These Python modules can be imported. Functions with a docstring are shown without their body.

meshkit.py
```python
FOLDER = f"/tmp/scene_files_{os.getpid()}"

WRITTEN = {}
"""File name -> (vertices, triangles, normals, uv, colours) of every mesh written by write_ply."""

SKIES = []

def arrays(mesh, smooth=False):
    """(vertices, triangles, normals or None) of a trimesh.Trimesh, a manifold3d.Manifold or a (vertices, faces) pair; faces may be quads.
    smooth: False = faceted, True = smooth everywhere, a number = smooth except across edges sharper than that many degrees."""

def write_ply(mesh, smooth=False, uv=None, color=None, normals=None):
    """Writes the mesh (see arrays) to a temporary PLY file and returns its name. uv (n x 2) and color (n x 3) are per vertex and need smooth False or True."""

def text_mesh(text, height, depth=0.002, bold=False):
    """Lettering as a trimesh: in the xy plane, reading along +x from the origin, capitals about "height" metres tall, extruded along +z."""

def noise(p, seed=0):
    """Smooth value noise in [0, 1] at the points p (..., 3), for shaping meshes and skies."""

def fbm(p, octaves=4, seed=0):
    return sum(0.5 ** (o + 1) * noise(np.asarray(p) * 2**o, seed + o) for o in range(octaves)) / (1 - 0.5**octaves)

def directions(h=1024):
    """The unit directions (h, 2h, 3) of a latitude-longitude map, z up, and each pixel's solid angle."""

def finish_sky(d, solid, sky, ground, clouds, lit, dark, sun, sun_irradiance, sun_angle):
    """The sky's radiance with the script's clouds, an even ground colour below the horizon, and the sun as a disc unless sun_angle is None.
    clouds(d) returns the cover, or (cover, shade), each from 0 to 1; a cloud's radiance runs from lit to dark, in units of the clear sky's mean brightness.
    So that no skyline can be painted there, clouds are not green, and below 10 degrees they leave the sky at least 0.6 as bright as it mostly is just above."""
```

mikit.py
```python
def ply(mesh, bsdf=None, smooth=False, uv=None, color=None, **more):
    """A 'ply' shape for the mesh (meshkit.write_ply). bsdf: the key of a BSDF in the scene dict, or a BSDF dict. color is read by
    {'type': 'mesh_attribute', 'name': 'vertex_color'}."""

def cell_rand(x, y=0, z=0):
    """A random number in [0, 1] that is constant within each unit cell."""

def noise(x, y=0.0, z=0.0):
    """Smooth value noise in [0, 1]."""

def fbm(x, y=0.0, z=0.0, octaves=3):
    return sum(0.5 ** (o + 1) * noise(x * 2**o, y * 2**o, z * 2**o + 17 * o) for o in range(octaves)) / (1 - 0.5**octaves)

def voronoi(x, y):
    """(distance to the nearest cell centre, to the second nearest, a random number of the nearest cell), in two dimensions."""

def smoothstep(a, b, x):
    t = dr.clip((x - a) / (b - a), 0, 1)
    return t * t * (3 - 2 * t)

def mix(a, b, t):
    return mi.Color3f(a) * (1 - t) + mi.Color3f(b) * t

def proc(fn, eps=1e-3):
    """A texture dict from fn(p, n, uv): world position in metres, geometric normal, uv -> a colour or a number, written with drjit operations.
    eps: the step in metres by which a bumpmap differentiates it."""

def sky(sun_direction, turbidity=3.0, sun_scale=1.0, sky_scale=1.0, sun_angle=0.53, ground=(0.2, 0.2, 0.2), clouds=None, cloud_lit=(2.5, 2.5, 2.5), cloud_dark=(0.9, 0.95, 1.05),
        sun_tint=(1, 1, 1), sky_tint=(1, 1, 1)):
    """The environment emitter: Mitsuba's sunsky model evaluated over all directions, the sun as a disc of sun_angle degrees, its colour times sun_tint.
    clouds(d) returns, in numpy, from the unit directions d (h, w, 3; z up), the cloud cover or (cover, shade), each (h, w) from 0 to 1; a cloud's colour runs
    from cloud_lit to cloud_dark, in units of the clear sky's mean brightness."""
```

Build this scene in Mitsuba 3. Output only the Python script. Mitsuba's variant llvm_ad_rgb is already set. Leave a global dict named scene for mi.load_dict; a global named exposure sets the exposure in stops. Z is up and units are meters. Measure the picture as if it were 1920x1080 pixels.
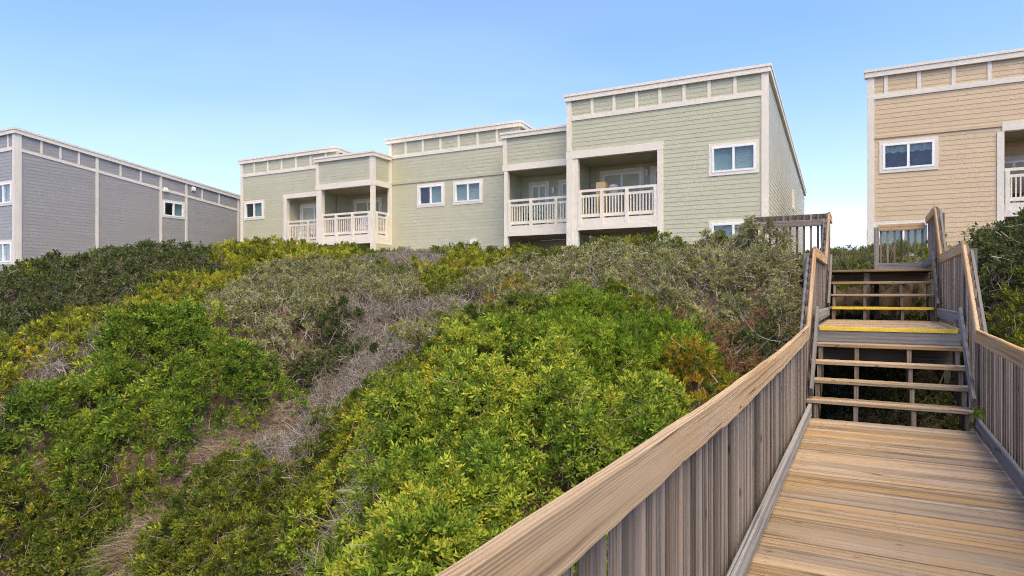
import math, random
import numpy as np
import drjit as dr
import mitsuba as mi
import trimesh
import mikit, meshkit
from mikit import proc, noise, fbm, voronoi, cell_rand, smoothstep, mix
from scipy.interpolate import RBFInterpolator, RegularGridInterpolator

scene, labels = {}, {}
T4 = mi.ScalarTransform4f
RNG = np.random.default_rng(11)

# ------------------------------------------------------------------ camera, sky, exposure
# x right, y away from the camera, z up; the eye is the origin, about 1.5 m above the boardwalk
FOV = math.degrees(2 * math.atan(960 / 1200))
scene['camera'] = {'type': 'perspective', 'fov': FOV, 'fov_axis': 'x', 'near_clip': 0.05, 'far_clip': 6000.0,
                   'principal_point_offset_y': -0.0120,
                   'to_world': T4().look_at(origin=[0, 0, 0], target=[0, 1, 0], up=[0, 0, 1])}
exposure = 2.9


def thin_cloud(d):
    """A thin veil of cirrus that thickens towards the horizon, broken by soft streaks."""
    el = np.clip(d[..., 2], 0, 1)
    q = d / np.maximum(d[..., 2:3] + 0.25, 0.1)
    n = meshkit.fbm(q * np.array([0.7, 1.6, 1.0]) + 3.1, 4, seed=5)
    veil = 0.92 * np.exp(-el / 0.125) + 0.01
    wisp = 0.13 * np.clip((n - 0.52) / 0.2, 0, 1) * np.exp(-el / 0.5)
    return np.clip(veil * (0.75 + 0.5 * n) + wisp, 0, 0.9)


scene['sky'] = mikit.sky((0.14, -0.56, 0.92), turbidity=2.8, sun_scale=0.52, sky_scale=1.0, sun_angle=50.0,
                         ground=(0.22, 0.2, 0.17), clouds=thin_cloud, cloud_lit=(2.35, 2.25, 2.2),
                         cloud_dark=(1.9, 1.85, 1.85), sun_tint=(1.03, 0.99, 0.84), sky_tint=(0.70, 0.85, 1.14))


# ------------------------------------------------------------------ materials
def rgb(*c):
    return {'type': 'rgb', 'value': list(c)}


def bs(name, color, rough=0.6, spec=0.35, bump=None, scale=1.0, **kw):
    b = {'type': 'principled', 'base_color': color, 'roughness': rough, 'specular': spec, **kw}
    if bump is not None:
        b = {'type': 'bumpmap', 'arbitrary': bump, 'scale': scale, 'bsdf': b}
    scene[name] = {'type': 'twosided', 'bsdf': b}


def wood_fn(tone, dark, pale, grey, greying, vary, yellow=(0.5, 0.30, 0.12), yel=0.0, nails=False):
    """Weathered sawn timber; uv in metres, u along the board. Each board's u starts at a multiple of 40."""
    def fn(p, n, uv):
        u, v = uv.x, uv.y
        k = dr.floor(u / 40.0)
        r, r2, r3 = cell_rand(k), cell_rand(k, 7), cell_rand(k, 13)
        u = u - 40 * k + r * 17
        w = v + 0.012 * noise(u * 1.3, v * 6, r * 31) + 0.004 * noise(u * 5, v * 20, r * 11)
        ring = noise(u * 0.35, w * 38, r * 91)
        cath = 0.5 + 0.5 * dr.sin(w * 620 + 9 * noise(u * 0.8, w * 9, r * 51))
        fine = noise(u * 5, v * 260, r * 7)
        g = 0.45 * ring + 0.3 * cath + 0.25 * fine
        c = mix(dark, tone, smoothstep(0.18, 0.60, g))
        c = mix(c, mi.Color3f(pale), 0.5 * smoothstep(0.55, 0.9, g))
        blot = fbm(u * 1.1 + 5, v * 7, r * 23)
        c = mix(c, mi.Color3f(grey), greying * smoothstep(0.32, 0.68, blot + 0.25 * (r2 - 0.5)))
        c = mix(c, mi.Color3f(yellow), yel * smoothstep(0.45, 0.75, fbm(u * 0.7 + 9, v * 4, r * 41)))
        c = mix(c, mi.Color3f(dark) * 0.8, 0.55 * smoothstep(0.60, 0.80, noise(u * 0.7 + 11, w * 80, r * 71)) * smoothstep(0.25, 0.6, noise(u * 0.5, v * 8, r * 37)))
        crack = smoothstep(0.80, 0.88, noise(u * 0.9, w * 95, r * 61)) * smoothstep(0.45, 0.6, noise(u * 1.7, v * 15, r * 3))
        c = mix(c, mi.Color3f(dark) * 0.35, 0.8 * crack)
        d1, d2, kr = voronoi(u * 2.6 + r * 50, w * 9.5)
        d3 = smoothstep(0.035, 0.0, dr.abs(noise(u * 0.55 + 3, w * 26, r * 17) - 0.5)) * smoothstep(0.5, 0.62, noise(u * 0.9 + 7, v * 9, r * 29))
        c = mix(c, mi.Color3f(dark) * 0.5, 0.75 * d3)
        knot = smoothstep(0.10, 0.03, d1) * smoothstep(0.68, 0.72, kr)
        c = mix(c, mi.Color3f(dark) * 0.45, 0.85 * knot)
        c = c * (1 - vary / 2 + vary * r3)
        if nails:                                   # rusty nail heads over the joists, with short stains along the grain
            ul = uv.x - 40 * k - 1
            du = dr.minimum(dr.abs(ul - 0.12), dr.minimum(dr.abs(ul - 0.80 + 0.02 * r2), dr.abs(ul - 1.52)))
            dv = dr.minimum(dr.abs(v - 0.226), dr.abs(v - 0.292))
            head = smoothstep(0.0065, 0.004, dr.sqrt(du * du + dv * dv))
            stain = smoothstep(1.0, 0.2, dr.sqrt(dr.square(du / 0.05) + dr.square(dv / 0.007))) * smoothstep(0.3, 0.7, noise(ul * 9, v * 40, r * 7))
            c = mix(c, mi.Color3f(0.05, 0.035, 0.025), dr.maximum(0.85 * head, 0.6 * stain))
        return c
    return fn


def wood_bump(p, n, uv):
    u, v = uv.x, uv.y
    k = dr.floor(u / 40.0)
    r = cell_rand(k)
    return 0.6 * noise(u * 1.5, v * 90, r * 31) + 0.4 * noise(u * 5, v * 260, r * 7) + 0.5 * noise(u * 3, v * 14, r * 3)


wb = proc(wood_bump, 8e-4)
bs('wood_rail', proc(wood_fn((0.47, 0.315, 0.16), (0.13, 0.078, 0.038), (0.60, 0.47, 0.31), (0.45, 0.355, 0.245), 0.5, 0.25, (0.47, 0.27, 0.095), 0.75)), 0.75, 0.25, wb, 0.0032)
bs('wood_deck', proc(wood_fn((0.315, 0.228, 0.135), (0.09, 0.06, 0.036), (0.43, 0.34, 0.225), (0.295, 0.25, 0.195), 0.65, 0.5, (0.335, 0.205, 0.08), 0.7, nails=True)), 0.7, 0.3, wb, 0.0032)
bs('wood_picket', proc(wood_fn((0.185, 0.152, 0.122), (0.075, 0.06, 0.047), (0.35, 0.30, 0.24), (0.22, 0.192, 0.165), 0.6, 1.0, (0.18, 0.105, 0.06), 0.35)), 0.8, 0.2, wb, 0.0025)
bs('wood_grey', proc(wood_fn((0.215, 0.203, 0.19), (0.075, 0.07, 0.064), (0.34, 0.33, 0.315), (0.225, 0.22, 0.215), 0.6, 0.45)), 0.8, 0.2, wb, 0.0025)


def yellow_fn(p, n, uv):
    w = fbm(p.x * 9, p.y * 9, p.z * 40)
    c = mix((0.78, 0.56, 0.05), (0.66, 0.46, 0.045), smoothstep(0.3, 0.7, w))
    return mix(c, mi.Color3f(0.36, 0.28, 0.16), 0.6 * smoothstep(0.70, 0.82, fbm(p.x * 24, p.y * 24, p.z * 60)))


bs('yellow_paint', proc(yellow_fn), 0.5, 0.4)


def paint_fn(col, amt, row=0.145):
    def fn(p, n, uv):
        r = cell_rand(dr.floor(p.z / row), 3)
        w = fbm(p.x * 1.3, p.y * 1.3, p.z * 5)
        d = fbm(p.x * 3, p.y * 3, p.z * 1.5)
        return mi.Color3f(col) * (1 + amt * (0.5 * (r - 0.5) + 0.9 * (w - 0.5) + 0.7 * (d - 0.5)))
    return fn


bs('siding_green', proc(paint_fn((0.465, 0.455, 0.315), 0.10)), 0.42, 0.5)
bs('siding_grey', proc(paint_fn((0.285, 0.28, 0.262), 0.10)), 0.42, 0.5)
bs('siding_tan', proc(paint_fn((0.53, 0.405, 0.25), 0.10)), 0.42, 0.5)
bs('trim_paint', proc(paint_fn((0.74, 0.68, 0.57), 0.10, 3.1)), 0.5, 0.35)
bs('trim_pale', proc(paint_fn((0.66, 0.62, 0.535), 0.10, 3.1)), 0.5, 0.35)
bs('vinyl_white', rgb(0.80, 0.80, 0.79), 0.35, 0.45)
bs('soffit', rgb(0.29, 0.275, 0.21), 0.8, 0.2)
bs('roof_felt', rgb(0.18, 0.17, 0.16), 0.9, 0.1)
bs('room_dim_tone', rgb(0.15, 0.125, 0.10), 0.8, 0.2)  # plain room faces; the dimness of the rooms is put into this colour
bs('window_dim_tone', rgb(0.26, 0.32, 0.33), 0.9, 0.1)  # bluish dimness behind the glass, put into a flat colour
bs('blind', proc(lambda p, n, uv: mi.Color3f(0.42, 0.47, 0.46) * (0.82 + 0.18 * smoothstep(0.2, 0.6, p.z * 22 - dr.floor(p.z * 22)))), 0.8, 0.2)
bs('curtain', proc(lambda p, n, uv: mi.Color3f(0.52, 0.54, 0.52) * (0.7 + 0.3 * noise(p.x * 22 + p.y * 9, 0.5, p.z * 1.0))), 0.9, 0.1)
scene['glass'] = {'type': 'thindielectric', 'int_ior': 1.52, 'specular_transmittance': rgb(0.72, 0.84, 0.82), 'specular_reflectance': rgb(1.0, 1.0, 1.0)}
bs('metal_grey', rgb(0.30, 0.31, 0.33), 0.4, 0.5)
bs('plastic_white', rgb(0.74, 0.74, 0.72), 0.4, 0.45)
bs('plastic_teal', rgb(0.06, 0.24, 0.24), 0.45, 0.4)
bs('cushion_tan', rgb(0.50, 0.36, 0.20), 0.85, 0.2)
bs('wicker', proc(lambda p, n, uv: mi.Color3f(0.16, 0.145, 0.12) * (0.6 + 0.8 * noise(p.x * 60, p.y * 60, p.z * 90))), 0.7, 0.3)


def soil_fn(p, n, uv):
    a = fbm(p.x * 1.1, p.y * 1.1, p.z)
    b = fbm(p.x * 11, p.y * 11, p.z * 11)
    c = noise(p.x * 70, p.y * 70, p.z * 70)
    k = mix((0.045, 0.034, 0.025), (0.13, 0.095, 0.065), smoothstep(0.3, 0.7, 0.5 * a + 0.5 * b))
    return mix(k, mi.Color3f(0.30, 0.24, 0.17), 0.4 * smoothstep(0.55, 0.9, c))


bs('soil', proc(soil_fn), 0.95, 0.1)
VC = {'type': 'mesh_attribute', 'name': 'vertex_color'}
scene['leaf'] = {'type': 'principledthin', 'base_color': VC, 'roughness': 0.42, 'diff_trans': 0.7, 'spec_trans': 0.0, 'eta': 1.45}
scene['twig'] = {'type': 'twosided', 'bsdf': {'type': 'principled', 'base_color': VC, 'roughness': 0.85, 'specular': 0.15}}


# ------------------------------------------------------------------ mesh helpers
class MB:
    """Collects pieces of one mesh, with uv."""

    def __init__(self):
        self.v, self.f, self.uv, self.n = [], [], [], 0

    def add(self, v, f, uv=None):
        v = np.asarray(v, float)
        f = np.asarray(f, int)
        self.v.append(v)
        self.uv.append(np.zeros((len(v), 2)) if uv is None else np.asarray(uv, float))
        if f.shape[1] == 4:
            f = np.vstack([f[:, [0, 1, 2]], f[:, [0, 2, 3]]])
        self.f.append(f + self.n)
        self.n += len(v)
        return self

    def put(self, key, mat, smooth=False):
        if not self.v:
            return
        v, f, uv = np.vstack(self.v), np.vstack(self.f), np.vstack(self.uv)
        scene[key] = mikit.ply((v, f), mat, smooth=smooth, uv=uv)


COUNT = {}


def num(key):
    """The key itself the first time, then key_001, key_002 ..."""
    i = COUNT.get(key, 0)
    COUNT[key] = i + 1
    return key if i == 0 else '%s_%03d' % (key, i)


def tag(key, label, cat=None, group=None, kind=None):
    d = {'label': label}
    if cat:
        d['category'] = cat
    if group:
        d['group'] = group
    if kind:
        d['kind'] = kind
    labels[key] = d


BOXF = np.array([[0, 1, 3, 2], [4, 6, 7, 5], [0, 4, 5, 1], [2, 3, 7, 6], [0, 2, 6, 4], [1, 5, 7, 3]])


class Frame:
    """s along the wall, d outwards, z up."""

    def __init__(self, o, e, n):
        self.o, self.e, self.n = np.array(o, float), np.array(e, float), np.array(n, float)

    def __call__(self, s, d, z):
        q = self.o + s * self.e + d * self.n
        return np.array([q[0], q[1], z])

    def side(self, s, d, right=True):
        """The frame of the wall that runs back from (s, d), facing right or left."""
        return Frame(self.o + s * self.e + d * self.n, -self.n, self.e if right else -self.e)

    def box(self, mb, s0, s1, d0, d1, z0, z1):
        mb.add([self(s, d, z) for s in (s0, s1) for d in (d0, d1) for z in (z0, z1)], BOXF)
        return mb


def frame_yaw(o, deg):
    a = math.radians(deg)
    return Frame(o, (math.cos(a), -math.sin(a)), (-math.sin(a), -math.cos(a)))


BOARD = [0]


def board(mb, p0, p1, up, w, t, ch=0.004, seg=None, wob=0.0, bow=0.0):
    """A chamfered board from p0 to p1 (its centre line): w across in the direction of 'up', t thick."""
    p0, p1 = np.asarray(p0, float), np.asarray(p1, float)
    L = np.linalg.norm(p1 - p0)
    x = (p1 - p0) / L
    z = np.asarray(up, float) - x * np.dot(up, x)
    z /= np.linalg.norm(z)
    y = np.cross(z, x)
    k = BOARD[0]
    BOARD[0] += 1
    r = np.random.default_rng(k)
    hw, ht = w / 2, t / 2
    prof = np.array([[-ht + ch, -hw], [ht - ch, -hw], [ht, -hw + ch], [ht, hw - ch], [ht - ch, hw], [-ht + ch, hw], [-ht, hw - ch], [-ht, -hw + ch]])
    per = np.concatenate([[0], np.cumsum(np.linalg.norm(np.roll(prof, -1, 0) - prof, axis=1))])
    m = 1 if seg is None else max(1, int(L / seg))
    us = np.linspace(0, L, m + 1)
    rows, uvs = [], []
    ph = r.random(4) * 50
    for u in us:
        q = np.vstack([prof, prof[:1]])
        if wob:
            g = meshkit.noise(np.stack([np.full(9, u * 2.2 + ph[0]), q[:, 0] * 12 + ph[1], q[:, 1] * 12 + ph[2]], 1)) - 0.5
            g2 = meshkit.noise(np.stack([np.full(9, u * 7 + ph[3]), q[:, 0] * 30, q[:, 1] * 30], 1)) - 0.5
            g[8], g2[8] = g[0], g2[0]
            q = q * (1 + (wob * (g * 1.6 + g2 * 0.8) / (np.abs(q).max(1) + 1e-6))[:, None])
        rows.append(p0 + x * u - z * (bow * math.sin(math.pi * u / L)) + q[:, :1] * y + q[:, 1:] * z)
        uvs.append(np.stack([np.full(9, 40.0 * k + 1 + u), per], 1))
    v, uv = np.vstack(rows), np.vstack(uvs)
    f = []
    for i in range(m):
        for j in range(8):
            a = i * 9 + j
            f.append([a, a + 9, a + 10, a + 1])
    mb.add(v, f, uv)
    for u, flip in ((0, True), (m, False)):
        c = rows[u][:8]
        tri = np.array([[0, j, j + 1] for j in range(1, 7)])
        mb.add(c, tri[:, ::-1] if not flip else tri, np.stack([np.full(8, 40.0 * k + 1) + prof[:, 1] * 0.05, 9 + prof[:, 0]], 1))


# ------------------------------------------------------------------ the boardwalk's own frame: a along, c across from its left kick board
U = np.array([math.sin(math.radians(29)), math.cos(math.radians(29))])
R = np.array([U[1], -U[0]])
W0 = np.array([3.44, 7.34])
WID = 1.515


def Wp(a, c, z):
    q = W0 + a * U + c * R
    return np.array([q[0], q[1], z])


def deck_z(a):
    """Height of the walking surface along the way: ramp, stair, landing, stair, top landing."""
    if a <= 0.13:
        return -1.42 + 0.018 * a
    if a <= 1.3:
        return -1.42 + (a - 0.13) / 1.17 * 1.0
    if a <= 4.1:
        return -0.42
    if a <= 4.94:
        return -0.42 + (a - 4.1) / 0.84 * 0.87
    return 0.45


# ------------------------------------------------------------------ terrain and the top of the plant cover
CP = np.array([(-4.96, 6.2, -2.72), (-5.76, 7.2, -2.08), (-6.4, 8.0, -1.65), (-7.44, 9.3, -1.14), (-8.8, 11.0, -0.71), (-9.84, 12.3, -0.07), (-11.6, 14.5, 0.76), (-6.72, 6.4, -2.81), (-8.72, 8.3, -1.71), (-11.55, 11.0, -0.8), (-15.23, 14.5, 0.64), (-3.55, 5.6, -2.46), (-3.99, 6.3, -2.08), (-4.94, 7.8, -1.61), (-6.02, 9.5, -1.01), (-7.47, 11.8, -0.36), (-8.23, 13.0, 0.09), (-8.99, 14.2, 0.63), (-10.45, 16.5, 1.46), (-6.16, 8.6, -1.34), (-8.1, 11.3, -0.44), (-10.75, 15.0, 1.1), (-3.14, 5.7, -2.12), (-3.8, 6.9, -1.77), (-4.29, 7.8, -1.54), (-4.84, 8.8, -1.08), (-5.61, 10.2, -0.57), (-6.49, 11.8, -0.07), (-8.25, 15.0, 0.66), (-10.18, 18.5, 1.71), (-2.33, 5.0, -2.2), (-2.89, 6.2, -1.79), (-3.4, 7.7, -1.52), (-4.11, 8.8, -1.08), (-4.81, 10.3, -0.58), (-6.53, 14.0, 0.39), (-9.1, 19.5, 1.59), (-4.08, 10.0, -0.89), (-5.02, 12.3, -0.07), (-8.0, 20.0, 1.63), (-1.5, 4.5, -1.98), (-1.93, 5.8, -1.68), (-2.47, 7.4, -1.46), (-3.15, 8.6, -1.34), (-3.6, 10.8, -0.78), (-3.85, 12.5, -0.07), (-4.65, 15.5, 0.68), (-6.0, 20.0, 1.55), (-2.91, 10.9, -0.61), (-2.79, 12.4, -0.07), (-3.47, 16.0, 0.71), (-4.44, 20.5, 1.55), (-1.56, 7.2, -1.24), (-2.16, 9.6, -0.86), (-1.13, 5.2, -1.5), (-1.14, 4.4, -1.64), (-1.41, 9.4, -0.68), (-1.8, 12.0, -0.07), (-2.4, 16.0, 0.71), (-3.25, 20.5, 1.62), (-0.82, 9.8, -0.55), (-1.02, 12.2, -0.07), (-1.03, 15.5, 0.68), (-1.5, 20.0, 1.63), (0.0, 11.3, -0.07), (0.0, 14.0, 0.62), (0.0, 18.0, 1.36), (0.85, 11.3, 0.12), (0.97, 13.0, 0.57), (1.2, 16.0, 1.35), (1.61, 10.2, 0.07), (1.98, 12.5, 0.55), (2.34, 14.8, 1.39), (2.55, 9.0, -0.5), (2.89, 10.2, -0.06), (3.29, 11.6, 0.51), (3.68, 13.0, 1.26), (3.23, 7.9, -0.9), (3.67, 9.0, -0.35), (4.08, 10.0, 0.28), (4.74, 11.6, 1.17), (3.01, 8.3, -0.67), (3.22, 9.2, -0.28), (0.98, 8.4, -0.04), (0.27, 8.2, -0.15), (1.69, 7.0, -0.51), (2.27, 6.5, -0.82), (2.34, 7.2, -0.64), (0.77, 6.6, -0.48), (0.2, 5.9, -0.72), (0.68, 5.8, -0.81), (1.4, 5.8, -0.9), (-0.37, 7.4, -0.54), (-0.27, 5.3, -0.91), (0.16, 4.8, -1.07), (-0.21, 4.3, -1.17), (-0.83, 6.2, -0.76), (-1.27, 7.6, -0.55), (-1.1, 5.1, -1.18), (-0.72, 4.1, -1.39), (-0.78, 3.6, -1.52), (-0.18, 3.5, -1.3), (0.27, 3.6, -1.13), (0.67, 4.2, -1.04), (-0.28, 3.1, -1.36), (0.09, 2.6, -1.14), (0.62, 3.1, -1.15)])
extra = []
for x, y, z in ((-20, 6, -3.1), (-20, 12, -0.9), (-22, 18, 0.6), (-22, 24, 0.9), (-15, 22, 0.75), (-14.4, 18, 0.72), (-13.5, 18, 0.85), (-16.8, 21, 0.8), (-16.5, 22, 1.1), (-13.3, 19, 1.2), (-16.1, 23, 1.35), (-7, 27, 1.0), (2, 24, 1.0), (7, 19, 0.9), (-10, 3, -3.6), (-4, 2, -3.0), (-1.5, 0.5, -2.5), (-3, -4, -3.4),
                (0, -3, -2.9), (5, -4, -3.0), (4, 1, -2.4), (6, 3, -2.2), (8, 6, -1.6), (7.6, 10.2, 1.15), (8.6, 9.8, 1.1), (9.3, 10.6, 1.2), (7.2, 9.0, 0.45), (7.9, 8.6, 0.2), (6.3, 7.4, -0.55), (6.0, 6.3, -0.95), (9.45, 18, 1.2), (10, 12, 1.25), (10, 9, 0.5), (12, 10, 1.0), (12, 14, 1.3), (7.4, 14.5, 0.35), (14, 12, 1.2), (14, 6, -1.0), (20, 10, 1.0)):
    extra.append((x, y, z))
ALL = np.vstack([CP, np.array(extra)])
RBF = RBFInterpolator(ALL[:, :2], ALL[:, 2], kernel='thin_plate_spline', smoothing=0.02)
GS_ = 0.08
GX, GY = np.arange(-26, 22.01, GS_), np.arange(-8, 32.01, GS_)
gx, gy = np.meshgrid(GX, GY, indexing='ij')
pts = np.stack([gx.ravel(), gy.ravel()], 1)
SM = np.vstack([RBF(pts[i:i + 20000])[:, None] for i in range(0, len(pts), 20000)]).reshape(gx.shape)
SM = np.clip(SM, -4.2, 2.2)
P3 = np.stack([gx, gy, gx * 0], -1)
from scipy.spatial import cKDTree


def clumps(spacing, seed):
    """Rounded crowns side by side: 1 at a crown's middle, 0 where crowns meet."""
    rg = np.random.default_rng(seed)
    n = int(50 * 42 / spacing ** 2)
    c = np.stack([rg.uniform(-27, 23, n), rg.uniform(-9, 33, n)], 1)
    w = pts + (meshkit.fbm(np.column_stack([pts * 2.0, pts[:, 0] * 0]), 2, seed=seed)[:, None] - 0.5) * spacing * 0.9
    d = cKDTree(c).query(w)[0].reshape(gx.shape) / spacing
    return np.clip(1 - (d / 0.75) ** 2, 0, 1)


fine_crown = clumps(0.45, 52)
crown = 0.44 * (clumps(1.05, 51) - 0.55) + 0.36 * (fine_crown - 0.62)
lump = (meshkit.fbm(P3 * 0.9 + 7, 2, seed=3) - 0.5) * 0.55 + (meshkit.fbm(P3 * 2.4, 2, seed=9) - 0.5) * 0.38 + (meshkit.noise(P3 * 6.0, seed=4) - 0.5) * 0.12


def to_walk(x, y):
    q = np.stack([x - W0[0], y - W0[1]], -1)
    return q @ U, q @ R


ga, gc = to_walk(gx, gy)
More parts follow.
